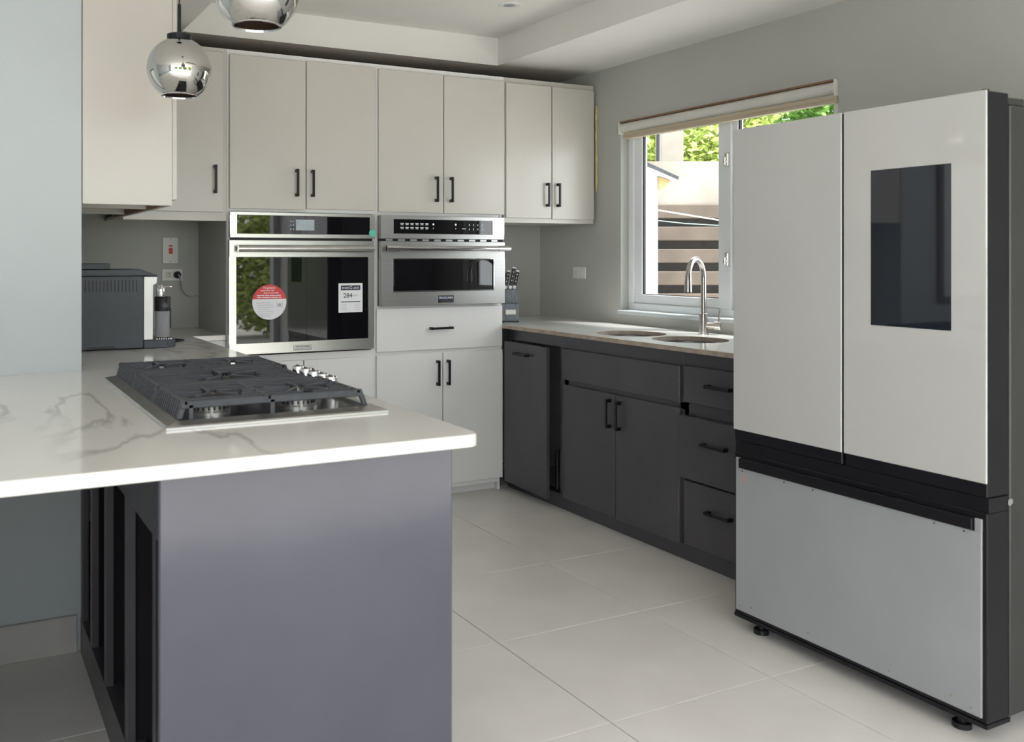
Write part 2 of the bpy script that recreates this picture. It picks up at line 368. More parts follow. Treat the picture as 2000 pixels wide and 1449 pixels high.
# corner wall cabinet
t = thing('upper_cabinet', 'white single door wall cabinet between side cabinet and oven tower', 'cabinet', (0.97, 4.95, 1.53))
m = MB(); m.box(0.730, 1.2255, YF, 4.665, 2.36, ZTOP); m.box(0.730, 1.2255, YF, 4.665, 1.525, 1.575); m.box(1.19, 1.2255, YF, 4.665, 1.575, 2.36)
m.box(0.730, 1.2255, 4.665, YB - 0.002, 1.535, 1.552)
m.build('carcass', WHITE, t)
B(0.730, 1.2255, 4.666, YB - 0.002, ZTOP - 0.02, ZTOP - 0.004).build('gap_shade_board', RAWWOOD, t, 'hidden top board coloured brown to darken the gap above')  # brown on every cabinet top deepens the shaded gap below the soffit
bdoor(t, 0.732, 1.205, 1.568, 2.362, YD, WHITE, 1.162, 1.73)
# wall cabinet over the sink counter
t = thing('upper_cabinet', 'white two door wall cabinet over the knife block', 'cabinet', (3.16, 4.95, 1.545))
m = MB(); m.box(2.846, 3.484, YF, 4.665, 2.355, ZTOP); m.box(2.846, 3.484, YF, 4.665, 1.545, 1.580); m.box(2.846, 2.86, YF, YB - 0.002, 1.58, 2.355); m.box(3.468, 3.484, YF, YB - 0.002, 1.58, 2.355)
m.box(2.846, 3.484, 4.665, YB - 0.002, 1.547, 1.562); m.box(3.155, 3.185, YF, 4.665, 1.58, 2.355)
m.build('carcass', WHITE, t)
B(2.846, 3.484, 4.666, YB - 0.002, ZTOP - 0.02, ZTOP - 0.004).build('gap_shade_board', RAWWOOD, t, 'hidden top board coloured brown to darken the gap above')
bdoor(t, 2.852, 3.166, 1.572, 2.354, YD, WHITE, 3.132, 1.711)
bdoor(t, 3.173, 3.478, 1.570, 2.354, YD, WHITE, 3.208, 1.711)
# oven tower
t = thing('oven_tower', 'white tall cabinet tower housing the wall oven', 'cabinet', (1.63, 4.95, 0))
m = MB(); m.box(1.2265, 1.242, YF, 4.665, 0.075, 1.6); m.box(1.2265, 1.242, YF, 4.665, 1.6, ZTOP); m.box(2.012, 2.035, YF, 4.665, 0.075, ZTOP); m.box(1.242, 2.012, YF, 4.665, 2.355, ZTOP)
m.box(1.242, 2.012, YF, 4.665, 1.575, 1.605); m.box(1.242, 2.012, YF, 4.665, 0.80, 0.846); m.box(1.242, 2.012, YF, 4.665, 0.075, 0.10)
m.box(2.017, 2.035, 4.665, YB - 0.002, 0.075, ZTOP); m.box(1.242, 2.017, 4.665, YB - 0.002, 0.82, 0.838); m.box(1.242, 2.017, 4.665, YB - 0.002, 1.578, 1.592)
m.build('carcass', WHITE2, t)
B(1.242, 2.017, 4.666, YB - 0.002, ZTOP - 0.02, ZTOP - 0.004).build('gap_shade_board', RAWWOOD, t, 'hidden top board coloured brown to darken the gap above')
B(1.2265, 1.242, 4.665, YB - 0.002, 0.0, ZTOP).build('side_panel', WALL, t, 'grey painted side panel')
B(1.242, 2.017, 4.70, 4.715, 0, 0.075).build('kick_board', WHITE2, t)
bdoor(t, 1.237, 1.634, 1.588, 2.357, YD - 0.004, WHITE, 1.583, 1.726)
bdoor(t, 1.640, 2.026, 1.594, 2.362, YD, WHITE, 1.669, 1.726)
bdoor(t, 1.236, 1.622, 0.082, 0.812, YD, WHITE2, 1.585, 0.70); bdoor(t, 1.627, 2.018, 0.082, 0.812, YD, WHITE2, 1.662, 0.70)
# microwave tower
t = thing('microwave_tower', 'white tall cabinet tower housing the microwave above a drawer', 'cabinet', (2.44, 4.95, 0))
m = MB(); m.box(2.0355, 2.05, YF, 4.665, 0.075, ZTOP); m.box(2.818, 2.8455, YF, 4.665, 1.59, ZTOP); m.box(2.812, 2.83, YF, 4.665, 0.075, 1.6); m.box(2.05, 2.818, YF, 4.665, 2.355, ZTOP)
m.box(2.05, 2.818, YF, 4.665, 1.572, 1.605); m.box(2.05, 2.812, YF, 4.665, 1.055, 1.078); m.box(2.05, 2.812, YF, 4.665, 0.80, 0.84); m.box(2.05, 2.812, YF, 4.665, 0.05, 0.10)
m.box(2.0355, 2.05, 4.665, YB - 0.002, 0.075, ZTOP); m.box(2.815, 2.83, 4.665, YB - 0.002, 0, ZTOP); m.box(2.05, 2.815, 4.665, YB - 0.002, 1.058, 1.074); m.box(2.05, 2.815, 4.665, YB - 0.002, 1.578, 1.592)
m.build('carcass', WHITE2, t)
B(2.05, 2.815, 4.666, YB - 0.002, ZTOP - 0.02, ZTOP - 0.004).build('gap_shade_board', RAWWOOD, t, 'hidden top board coloured brown to darken the gap above')
B(2.0355, 2.815, 4.70, 4.715, 0, 0.05).build('kick_board', WHITE2, t)
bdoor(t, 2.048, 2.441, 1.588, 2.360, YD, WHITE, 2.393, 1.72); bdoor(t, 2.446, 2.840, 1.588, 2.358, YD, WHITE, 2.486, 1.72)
bdoor(t, 2.037, 2.826, 0.832, 1.066, YD, WHITE2, 2.422, 0.95, True, 'drawer')
bdoor(t, 2.037, 2.436, 0.076, 0.815, YD, WHITE2, 2.402, 0.702); bdoor(t, 2.441, 2.828, 0.076, 0.812, YD, WHITE2, 2.467, 0.702)

# ------------------------------------------------------------------ wall oven
t = thing('wall_oven', 'stainless steel wall oven with black glass door and stickers', 'oven', (1.625, 4.9, 0.85))
yo = 4.605
B(1.248, 2.008, yo + 0.03, 5.15, 0.856, 1.565).build('housing', FRIDGEB, t)
m = MB(); gx0, gx1, gz0, gz1 = 1.268, 1.988, 1.463, 1.555
m.box(1.232, 2.016, yo, yo + 0.03, 1.442, gz0, bev=0.002); m.box(1.232, 2.016, yo, yo + 0.03, gz1, 1.572, bev=0.002)
m.box(1.232, gx0, yo, yo + 0.03, gz0 - 0.002, gz1 + 0.002); m.box(gx1, 2.016, yo, yo + 0.03, gz0 - 0.002, gz1 + 0.002)
cp = m.build('control_panel', STEEL, t)
B(gx0, gx1, yo + 0.003, yo + 0.02, gz0, gz1).build('control_glass', BGLASS, cp)
B(1.575, 1.675, yo + 0.0015, yo + 0.004, 1.482, 1.537).build('display', LCD, cp)
m = MB()
for i in range(2):
    for j in range(3): m.cyl((1.548 + 0.014 * i, yo + 0.0015, 1.488 + 0.02 * j), (1.548 + 0.014 * i, yo + 0.004, 1.488 + 0.02 * j), 0.004, n=10)
m.build('touch_key', GREYINK, cp)['kind'] = 'stuff'
MB().cyl((2.002, yo - 0.001, 1.472), (2.002, yo + 0.001, 1.472), 0.020, n=24).build('round_sticker', TEAL, t, 'small teal round sticker')
wx0, wx1, wz_0, wz_1 = 1.264, 1.978, 0.913, 1.344
m = MB()
m.box(1.228, 2.012, yo, yo + 0.03, 0.856, wz_0, bev=0.002); m.box(1.228, 2.012, yo, yo + 0.03, wz_1, 1.430, bev=0.002)
m.box(1.228, wx0, yo, yo + 0.03, wz_0 - 0.002, wz_1 + 0.002); m.box(wx1, 2.012, yo, yo + 0.03, wz_0 - 0.002, wz_1 + 0.002)
dr = m.build('door', STEEL, t)
B(wx0, wx1, yo + 0.003, yo + 0.02, wz_0, wz_1).build('window_glass', BGLASS, dr)
m = MB(); m.cyl((1.262, yo - 0.045, 1.388), (1.988, yo - 0.045, 1.388), 0.017, n=20)
for x in (1.285, 1.965): m.cyl((x, yo - 0.045, 1.388), (x, yo + 0.002, 1.388), 0.012, n=14)
m.build('handle', STEEL, dr, smooth=True)
B(1.240, 2.006, yo + 0.012, yo + 0.03, 1.430, 1.442).build('vent_gap', FRIDGEB, t)
bd = B(1.562, 1.660, yo - 0.002, yo + 0.001, 0.866, 0.894, bev=0.001).build('badge', STEELD, dr)
B(1.563, 1.659, yo - 0.003, yo - 0.001, 0.867, 0.876).build('badge_bar', GREYINK, dr)
text('FRIGIDAIRE', 'lettering', INK, dr, (1.611, yo - 0.0025, 0.885), 0.0155)
# round sticker on the glass
scx, scz, sr, yg = 1.435, 1.117, 0.089, yo + 0.0025
st = MB().cyl((scx, yg - 0.0006, scz), (scx, yg + 0.0004, scz), sr, n=48).build('paper_sticker', PAPER, t, 'round white and red paper sticker')
poly = [(scx + sr * math.cos(a), scz + sr * math.sin(a)) for a in [R(10 + k * 160 / 24) for k in range(25)]]
MB().prism(poly, yg - 0.0012, yg - 0.0005, 'y').build('red_cap', RED, st)
text('Frigidaire', 'lettering', PAPER, st, (scx, yg - 0.0015, scz + 0.072), 0.017)
m = MB()
for z, x, ws in ((0.0575, -0.045, (0.028, 0.018, 0.016)), (0.046, -0.030, (0.020, 0.010, 0.014, 0.022)), (0.0335, -0.066, (0.040, 0.020, 0.028, 0.026)), (0.0235, -0.064, (0.022, 0.042, 0.036, 0.014))):
    x += scx
    for wd in ws: m.box(x, x + wd, yg - 0.0018, yg - 0.0011, scz + z - 0.002, scz + z + 0.002); x += wd + 0.004
m.build('print_lines', PAPER, st)['kind'] = 'stuff'
m = MB()
for i in range(7): m.box(scx - 0.065 + 0.004 * max(0, i - 3), scx + (0.02 if i % 3 else 0.005), yg - 0.0010, yg - 0.0004, scz - 0.005 - i * 0.011, scz - 0.003 - i * 0.011)
m.box(scx + 0.038, scx + 0.04, yg - 0.001, yg - 0.0004, scz - 0.03, scz); m.box(scx + 0.066, scx + 0.068, yg - 0.001, yg - 0.0004, scz - 0.03, scz)
m.cyl((scx + 0.053, yg - 0.001, scz - 0.016), (scx + 0.053, yg - 0.0004, scz - 0.016), 0.010, n=16)
m.build('print_lines', GREYINK, st)['kind'] = 'stuff'
# energy label
ex0, ex1, ez0, ez1 = 1.809, 1.945, 1.053, 1.207
eg = B(ex0, ex1, yg - 0.0006, yg + 0.0004, ez0, ez1).build('energy_label', PAPER, t, 'white rectangular energy label')
B(ex0 + 0.013, ex1 - 0.013, yg - 0.001, yg - 0.0005, ez1 - 0.037, ez1 - 0.012).build('title_block', INK, eg)
ecx, ecz = (ex0 + ex1) / 2, ez1 - 0.0245
text('ENER', 'lettering', PAPER, eg, (ecx - 0.030, yg - 0.0015, ecz - 0.001), 0.0165)
text('G', 'lettering', PAPER, eg, (ecx, yg - 0.0015, ecz), 0.023)
text('UIDE', 'lettering', PAPER, eg, (ecx + 0.030, yg - 0.0015, ecz - 0.001), 0.0165)
text('284', 'lettering', INK, eg, (ex0 + 0.052, yg - 0.0012, ez1 - 0.066), 0.034)
text('kWh', 'lettering', GREYINK, eg, (ex0 + 0.094, yg - 0.0012, ez1 - 0.066), 0.013)
m = MB(); m.box(ex0 + 0.013, ex1 - 0.013, yg - 0.001, yg - 0.0005, ez0 + 0.054, ez0 + 0.058)
m.build('scale_bar', INK, eg)
m = MB()
for i in range(4): m.box(ex0 + 0.013, ex0 + 0.045, yg - 0.001, yg - 0.0005, ez0 + 0.012 + i * 0.010, ez0 + 0.0145 + i * 0.010); m.box(ex1 - 0.045, ex1 - 0.013, yg - 0.001, yg - 0.0005, ez0 + 0.012 + i * 0.010, ez0 + 0.0145 + i * 0.010)
m.build('print_lines', GREYINK, eg)['kind'] = 'stuff'

# ------------------------------------------------------------------ built-in microwave
t = thing('built_in_microwave', 'stainless built in microwave with bar handle above the drawer', 'microwave', (2.43, 4.9, 1.078))
ym = 4.588
B(2.056, 2.806, ym + 0.03, 5.05, 1.082, 1.568).build('housing', FRIDGEB, t)
m = MB(); gx0, gx1, gz0, gz1 = 2.118, 2.736, 1.472, 1.548
m.box(2.043, 2.815, ym, ym + 0.035, 1.443, gz0, bev=0.002); m.box(2.043, 2.815, ym, ym + 0.035, gz1, 1.570, bev=0.002)
m.box(2.043, gx0, ym, ym + 0.035, gz0 - 0.002, gz1 + 0.002); m.box(gx1, 2.815, ym, ym + 0.035, gz0 - 0.002, gz1 + 0.002)
cp = m.build('control_panel', STEELD, t)
B(gx0, gx1, ym + 0.004, ym + 0.02, gz0, gz1).build('control_glass', BGLASS, cp)
m = MB()
for i in range(6):
    for j in range(2):
        m.box(2.160 + i * 0.030, 2.180 + i * 0.030, ym + 0.0028, ym + 0.0045, 1.503 + j * 0.022, 1.507 + j * 0.022); m.box(2.162 + i * 0.030, 2.178 + i * 0.030, ym + 0.0028, ym + 0.0045, 1.4965 + j * 0.022, 1.500 + j * 0.022)
for x in (2.36, 2.50):
    m.cyl((x, ym + 0.0028, 1.524), (x, ym + 0.0045, 1.524), 0.006, n=12); m.cyl((x, ym + 0.0028, 1.502), (x, ym + 0.0045, 1.502), 0.003, n=8)
for x in (2.585, 2.612, 2.64, 2.67):
    for z in (1.500, 1.524): m.box(x, x + 0.004, ym + 0.0028, ym + 0.0045, z - 0.005, z + 0.005)
m.box(2.54, 2.565, ym + 0.0028, ym + 0.0045, 1.500, 1.504)
m.build('touch_key', PAPER, cp)['kind'] = 'stuff'
g = MB(); g.box(2.050, 2.810, ym + 0.012, ym + 0.034, 1.430, 1.443); g.build('vent_gap', FRIDGEB, t)
for i in range(10): B(2.075 + i * 0.073, 2.115 + i * 0.073, ym + 0.006, ym + 0.013, 1.4315, 1.4415).build('vent_fin', STEELD, t)
wx0, wx1, wz_0, wz_1 = 2.118, 2.742, 1.160, 1.332
m = MB()
m.box(2.045, 2.819, ym, ym + 0.035, 1.080, wz_0, bev=0.002); m.box(2.045, 2.819, ym, ym + 0.035, wz_1, 1.430, bev=0.002)
m.box(2.045, wx0, ym, ym + 0.035, wz_0 - 0.002, wz_1 + 0.002); m.box(wx1, 2.819, ym, ym + 0.035, wz_0 - 0.002, wz_1 + 0.002)
dr = m.build('door', STEELD, t)
B(wx0, wx1, ym + 0.006, ym + 0.02, wz_0, wz_1).build('window_glass', BGLASS, dr)
m = MB(); m.box(wx0 - 0.006, wx0, ym - 0.002, ym + 0.008, wz_0 - 0.006, wz_1 + 0.006, bev=0.001); m.box(wx1, wx1 + 0.006, ym - 0.002, ym + 0.008, wz_0 - 0.006, wz_1 + 0.006, bev=0.001)
m.box(wx0, wx1, ym - 0.002, ym + 0.008, wz_1, wz_1 + 0.006, bev=0.001); m.box(wx0, wx1, ym - 0.002, ym + 0.008, wz_0 - 0.006, wz_0, bev=0.001)
m.build('window_bezel', CHROME, dr)
m = MB(); m.cyl((2.125, ym - 0.05, 1.392), (2.78, ym - 0.05, 1.392), 0.0125, n=20)
for x in (2.085, 2.775): m.cyl((x - 0.03, ym - 0.05, 1.392), (x + 0.045, ym - 0.05, 1.392), 0.0165, n=20); m.cyl((x + 0.01, ym - 0.05, 1.392), (x + 0.01, ym + 0.002, 1.392), 0.011, n=14)
m.build('handle', CHROME, dr, smooth=True)
B(2.385, 2.486, ym - 0.002, ym + 0.001, 1.092, 1.134, bev=0.001).build('badge', CHROME, dr)
B(2.388, 2.483, ym - 0.003, ym - 0.001, 1.107, 1.131).build('badge_plate', INK, dr)
text('FRIGIDAIRE', 'lettering', PAPER, dr, (2.4355, ym - 0.0035, 1.119), 0.0175)
text('PROFESSIONAL', 'lettering', INK, dr, (2.4355, ym - 0.0025, 1.0995), 0.0105)

# ------------------------------------------------------------------ dark base cabinets under the window
XF = 2.872; XK = 2.905; XD = 2.852; ZU = 0.934; YE = 2.575
t = thing('pull_out_cabinet', 'charcoal base cabinet with pull out front left slightly open', 'cabinet', (3.18, 4.4, 0))
m = MB(); m.box(XF, XF + 0.02, 4.075, 4.115, 0.085, ZU); m.box(XF, XF + 0.02, 4.115, 4.628, 0.87, ZU); m.box(XF, XF + 0.02, 4.6, 4.628, 0.085, 0.87)
m.box(XF + 0.02, 3.49, 4.075, 4.09, 0.085, ZU); m.box(XF, 3.49, 4.09, 4.628, 0.075, 0.09)
m.build('carcass', DARK, t)
B(XK, XK + 0.015, 4.075, 4.695, 0, 0.085).build('kick_board', DARK, t)
B(3.3, 3.31, 4.09, 4.628, 0.09, ZU).build('back_board', DARKIN, t)
ang = R(-2.0)
Mx = Matrix.Translation((2.848, 4.655, 0)) @ Matrix.Rotation(ang, 4, 'Z') @ Matrix.Translation((-2.848, -4.655, 0))
d = MB().box(2.832, 2.852, 4.16, 4.615, 0.058, 0.862, bev=0.002).build('pull_out_front', DARK, t, M=Mx)
hm = MB(); hm.box(2.800, 2.810, 4.33, 4.47, 0.797, 0.809, bev=0.0015)
for y in (4.338, 4.462): hm.box(2.80, 2.833, y - 0.008, y + 0.008, 0.796, 0.810, bev=0.0015)
hm.build('handle', BLACK, d, M=Mx)
m = MB(); m.box(2.86, 3.28, 4.13, 4.145, 0.12, 0.32); m.box(2.86, 3.28, 4.13, 4.58, 0.11, 0.12); m.build('slide_frame', NICKEL, t)
t = thing('sink_cabinet', 'charcoal sink base cabinet with false front and two doors', 'cabinet', (3.18, 3.62, 0))
m = MB(); m.box(XF, XF + 0.02, 3.165, 4.0745, 0.86, ZU); m.box(XF, XF + 0.02, 3.165, 4.0745, 0.675, 0.705); m.box(XF, XF + 0.02, 4.04, 4.0745, 0.085, 0.86); m.box(XF, XF + 0.02, 3.165, 3.195, 0.085, 0.86)
m.box(XF, 3.49, 3.165, 4.0745, 0.078, 0.092); m.box(XF + 0.02, 3.49, 3.165, 3.18, 0.092, ZU); m.box(XF + 0.02, 3.49, 4.06, 4.0745, 0.092, ZU)
m.build('carcass', DARK, t)
B(XK, XK + 0.015, 3.165, 4.0745, 0, 0.085).build('kick_board', DARK, t)
rdoor(t, 3.18, 4.07, 0.703, 0.866, XD, DARK, name='false_front')
rdoor(t, 3.630, 4.066, 0.083, 0.68, XD, DARK, 3.665, 0.585)
rdoor(t, 3.181, 3.625, 0.083, 0.68, XD, DARK, 3.59, 0.583)
t = thing('drawer_cabinet', 'charcoal base cabinet with three stacked drawers beside the fridge', 'cabinet', (3.18, 2.87, 0))
m = MB(); m.box(XF, XF + 0.02, YE, 3.1645, 0.872, ZU); m.box(XF, XF + 0.02, YE, 3.1645, 0.64, 0.712); m.box(XF, XF + 0.02, YE, 3.1645, 0.37, 0.385); m.box(XF, XF + 0.02, 3.14, 3.1645, 0.085, 0.872)
m.box(XF, 3.49, YE, 3.1645, 0.078, 0.092); m.box(XF, 3.49, YE, YE + 0.018, 0.092, ZU); m.box(XF + 0.02, 3.49, 3.150, 3.1645, 0.092, ZU)
m.build('carcass', DARK, t)
B(XK, XK + 0.015, YE, 3.1645, 0, 0.085).build('kick_board', DARK, t)
rdoor(t, YE + 0.006, 3.152, 0.712, 0.872, XD, DARK, 2.93, 0.798, True, 'drawer')
rdoor(t, YE + 0.006, 3.176, 0.384, 0.655, XD - 0.016, DARK, 2.94, 0.552, True, 'drawer', th=0.034)
rdoor(t, YE + 0.006, 3.150, 0.092, 0.372, XD, DARK, 2.93, 0.265, True, 'drawer')

# sink counter with two bowl cut-outs
SINKS = [((3.085, 3.80), 0.172), ((3.11, 3.395), 0.172)]
def holed_slab(poly, holes, z0, z1):
    bm = bmesh.new(); loops = []
    def loop(pts):
        vs = [bm.verts.new((p[0], p[1], z1)) for p in pts]
        for i in range(len(vs)): bm.edges.new((vs[i], vs[(i + 1) % len(vs)]))
    loop(poly)
    for (c, r) in holes: loop([(c[0] + r * 1.0 * math.cos(2 * math.pi * k / 48), c[1] + r * 1.08 * math.sin(2 * math.pi * k / 48)) for k in range(48)])
    bmesh.ops.triangle_fill(bm, use_beauty=True, use_dissolve=False, edges=list(bm.edges))
    r = bmesh.ops.extrude_face_region(bm, geom=list(bm.faces))
    bmesh.ops.translate(bm, vec=(0, 0, z0 - z1), verts=[v for v in r['geom'] if isinstance(v, bmesh.types.BMVert)])
    m = MB(); m.bm.free(); m.bm = bm; return m
ct = thing('sink_countertop', 'white stone countertop with raw tan edge around the sinks', 'countertop', (3.16, 3.9, ZU))
holed_slab([(2.826, YE - 0.01), (3.498, YE - 0.01), (3.498, YB - 0.002), (2.832, YB - 0.002), (2.832, 4.62), (2.826, 4.62)], SINKS, 0.9345, 0.955).build('slab', STONE2, ct)
B(2.820, 2.8265, YE - 0.01, 4.62, 0.9345, 0.9548).build('front_edge', STONEEDGE, ct, 'raw tan front edge')
for c, r in SINKS:
    M1 = Matrix.Diagonal((1, 1.08, 1, 1))
    MB().lathe([(r - 0.0008, 0.9350), (r - 0.0008, 0.9545), (r + 0.0005, 0.9545), (r + 0.0005, 0.935)], (c[0], c[1], 0), 48, M1).build('cutout_edge', STONEEDGE, ct)
    s = thing('sink_bowl', 'round undermount steel sink bowl ' + ('next to the pull out cabinet' if c[1] > 3.5 else 'on the fridge side'), 'sink', (c[0], c[1], 0.76))
    MB().lathe([(r + 0.012, 0.9335), (r - 0.004, 0.9335), (r - 0.012, 0.90), (r - 0.02, 0.80), (r - 0.06, 0.765), (0.045, 0.76), (0.0, 0.76), (0.0, 0.757), (0.05, 0.757), (r - 0.05, 0.762), (r - 0.015, 0.798), (r - 0.008, 0.90), (r - 0.001, 0.930), (r + 0.012, 0.930)], (c[0], c[1], 0), 48, M1).build('bowl', mat('dark_satin_steel', (0.16, 0.16, 0.17), 0.35, 0.9, var=0.08), s, smooth=True)
    MB().lathe([(0.04, 0.7605), (0.038, 0.764), (0.02, 0.762), (0.0, 0.7615)], (c[0], c[1], 0), 24).build('drain', CHROME, s, smooth=True)

# faucet
fx, fy, fz = 3.375, 3.585, 0.955
t = thing('faucet', 'brushed nickel gooseneck faucet with side lever behind the sinks', 'faucet', (fx, fy, fz))
MB().lathe([(0.0, 0), (0.027, 0), (0.027, 0.006), (0.021, 0.008), (0.021, 0.105), (0.0165, 0.107), (0, 0.107)], (fx, fy, fz), 28).build('body', NICKEL, t, smooth=True)
du = Vector((-0.91, -0.41, 0)); pts = [Vector((fx, fy, fz + 0.105)), Vector((fx, fy, fz + 0.2)), Vector((fx, fy, fz + 0.285))]
rad = 0.095
for k in range(1, 15):
    a = math.pi * k / 14 * 0.97; pts.append(Vector((fx, fy, fz + 0.285)) + du * (rad - rad * math.cos(a)) + Vector((0, 0, rad * math.sin(a))))
e = pts[-1]; pts += [e + Vector((0, 0, -0.03)), e + Vector((0, 0, -0.075))]
MB().tube(pts, [0.0135] * (len(pts) - 4) + [0.014, 0.0155, 0.0175, 0.0185], 16).build('spout', NICKEL, t, smooth=True)
e = pts[-1]; MB().cyl(e + Vector((0, 0, -0.004)), e, 0.014, n=18).build('aerator', FRIDGEB, t)
dk = Vector((0.55, -0.835, 0)); p0 = Vector((fx, fy, fz + 0.046))
MB().cyl(p0, p0 + dk * 0.055, 0.0155, n=18).build('valve', NICKEL, t, smooth=True)
m = MB(); m.cyl(p0 + dk * 0.055, p0 + dk * 0.085, 0.021, n=22); m.build('lever_knob', NICKEL, t, smooth=True)
m = MB(); m.cyl(p0 + dk * 0.072, p0 + dk * 0.082 + Vector((0, 0, 0.085)), 0.0045, n=10); m.build('lever', NICKEL, t, smooth=True)

# knife block with knives
KR = Matrix.Translation((2.972, 4.775, 0)) @ Matrix.Rotation(R(-27), 4, 'Z') @ Matrix.Translation((-2.965, -4.765, 0))
t = thing('knife_block', 'grey stained wooden knife block holding black handled knives', 'knife block', (2.966, 4.85, 0.955))
m = MB(); m.box(2.912, 3.018, 4.765, 4.835, 0.962, 1.066, bev=0.003)
m.prism([(4.83, 0.962), (4.93, 0.962), (4.955, 1.150), (4.835, 1.150)], 2.912, 3.018, 'x', bev=0.003, seg=1)
m.build('block', BLOCKW, t, M=KR)
B(2.936, 2.998, 4.762, 4.766, 1.0, 1.03, bev=0.002).build('nameplate', PALEMET, t, M=KR)
B(2.94, 2.994, 4.7605, 4.763, 1.004, 1.026, bev=0.002).build('plate_panel', PLATE, t, M=KR)
for i in range(4): B(2.926 + i * 0.024, 2.934 + i * 0.024, 4.78, 4.82, 1.0655, 1.067).build('steak_slot', BLACKPL, t, M=KR)
for x in (2.920, 3.010):
    for y in (4.775, 4.92): MB().cyl((x, y, 0.955), (x, y, 0.963), 0.006, n=10).build('rubber_foot', BLACKPL, t, M=KR)
kn = [((2.940, 4.86), 0.105, 'black riveted knife standing behind the steel shears', 'k'), ((2.972, 4.875), 0.125, 'tallest black riveted knife in the grey block', 'k'), ((2.998, 4.885), 0.105, 'black riveted knife leaning outermost in the grey block', 'k')]
for (x, y), L, lab, _ in kn:
    k = thing('kitchen_knife', lab, 'knife', (x, y, 1.15), 'knives in the grey block')
    d = Vector((0.20, 0.02, 0.98)).normalized(); p = Vector((x, y, 1.151)); ax = d.orthogonal()
    Mk = Matrix.Translation(p) @ Matrix.Rotation(math.atan2(0.20, 0.98), 4, 'Y')
    MB().box(-0.009, 0.009, -0.003, 0.003, 0.0, 0.02, bev=0.001, M=Mk).build('bolster', KSTEEL, k, M=KR)
    MB().box(-0.010, 0.010, -0.007, 0.007, 0.02, L, bev=0.003, M=Mk).build('grip', BLACKPL, k, M=KR)
    MB().box(-0.011, 0.011, -0.0072, 0.0072, L, L + 0.010, bev=0.002, M=Mk).build('end_cap', KSTEEL, k, M=KR)
    for q in (0.3, 0.55, 0.8):
        c = Mk @ Vector((0, -0.0078, 0.02 + (L - 0.02) * q)); MB().cyl(c, c + Vector((0, 0.002, 0)), 0.003, n=10).build('rivet', KSTEEL, k, M=KR)
k = thing('kitchen_shears', 'steel and black kitchen shears in the grey knife block', 'shears', (2.905, 4.87, 1.15))
m = MB()
for s in (0, 1):
    cc = Vector((2.905 + 0.022 * s, 4.852, 1.225 + 0.012 * s)); m.tube([cc + Vector((0.015 * math.cos(a), 0, 0.026 * math.sin(a))) for a in [2 * math.pi * q / 16 for q in range(17)]], 0.005, 8, cap=False)
m.build('finger_ring', BLACKPL, k, smooth=True, M=KR)
MB().box(2.905, 2.925, 4.849, 4.855, 1.151, 1.203, bev=0.001).build('shank', CHROME, k, M=KR)

# sockets and switch
t = thing('wall_socket', 'cream double wall socket beside the window over the counter', 'socket', (XR - 0.004, 4.80, 1.245))
B(XR - 0.009, XR - 0.0002, 4.738, 4.866, 1.208, 1.282, bev=0.003).build('cover_plate', PLATE, t)
for dy in (-0.026, 0.026):
    s = B(XR - 0.0115, XR - 0.008, 4.802 + dy - 0.018, 4.802 + dy + 0.018, 1.228, 1.262, bev=0.001).build('outlet_face', PLATE, t)
    m = MB()
    for dz in (-0.007, 0.007): m.box(XR - 0.0125, XR - 0.011, 4.802 + dy - 0.005, 4.802 + dy + 0.004, 1.245 + dz - 0.0015, 1.245 + dz + 0.0015)
    m.build('slot', GREYINK, s)
t = thing('cooker_switch', 'tall white cooker switch plate with red rocker', 'switch', (1.072, YB - 0.004, 1.38))
B(1.030, 1.115, YB - 0.010, YB - 0.0002, 1.308, 1.453, bev=0.003).build('cover_plate', PLATE, t)
B(1.0635, 1.0845, YB - 0.015, YB - 0.009, 1.362, 1.394, bev=0.002).build('red_rocker', RED, t)
B(1.0635, 1.0845, YB - 0.0115, YB - 0.009, 1.402, 1.410, bev=0.001).build('indicator', RED, t)
for z in (1.320, 1.441): MB().cyl((1.0725, YB - 0.0115, z), (1.0725, YB - 0.009, z), 0.004, n=10).build('screw', GREYINK, t)
t = thing('wall_socket', 'white double wall socket with a plug below the cooker switch', 'socket', (1.083, YB - 0.004, 1.247))
B(1.026, 1.140, YB - 0.010, YB - 0.0002, 1.213, 1.281, bev=0.003).build('cover_plate', PLATE, t)
for x in (1.066, 1.104):
    s = B(x - 0.016, x + 0.016, YB - 0.0125, YB - 0.009, 1.231, 1.263, bev=0.001).build('outlet_face', CREAM, t)
    m = MB()
    for dz in (-0.007, 0.007): m.box(x - 0.005, x + 0.004, YB - 0.0135, YB - 0.012, 1.247 + dz - 0.0015, 1.247 + dz + 0.0015)
    m.build('slot', BLACKPL, s)
t = thing('power_plug', 'grey power plug with cable leading behind the oven tower', 'plug', (1.108, YB - 0.03, 1.247))
MB().lathe([(0.0, 0), (0.019, 0), (0.020, 0.012), (0.013, 0.026), (0.007, 0.034), (0, 0.034)], (1.108, YB - 0.0135, 1.247), 20, Matrix.Rotation(R(90), 4, 'X')).build('plug_body', BLACKPL, t, smooth=True)
pts = [(1.110, YB - 0.045, 1.247), (1.116, YB - 0.052, 1.235), (1.122, YB - 0.045, 1.21), (1.130, YB - 0.03, 1.17), (1.150, YB - 0.02, 1.14), (1.18, YB - 0.012, 1.127), (1.21, YB - 0.010, 1.130), (1.2255, YB - 0.010, 1.131)]
MB().tube(pts, 0.0038, 8).build('cable', GREYINK, t, smooth=True)

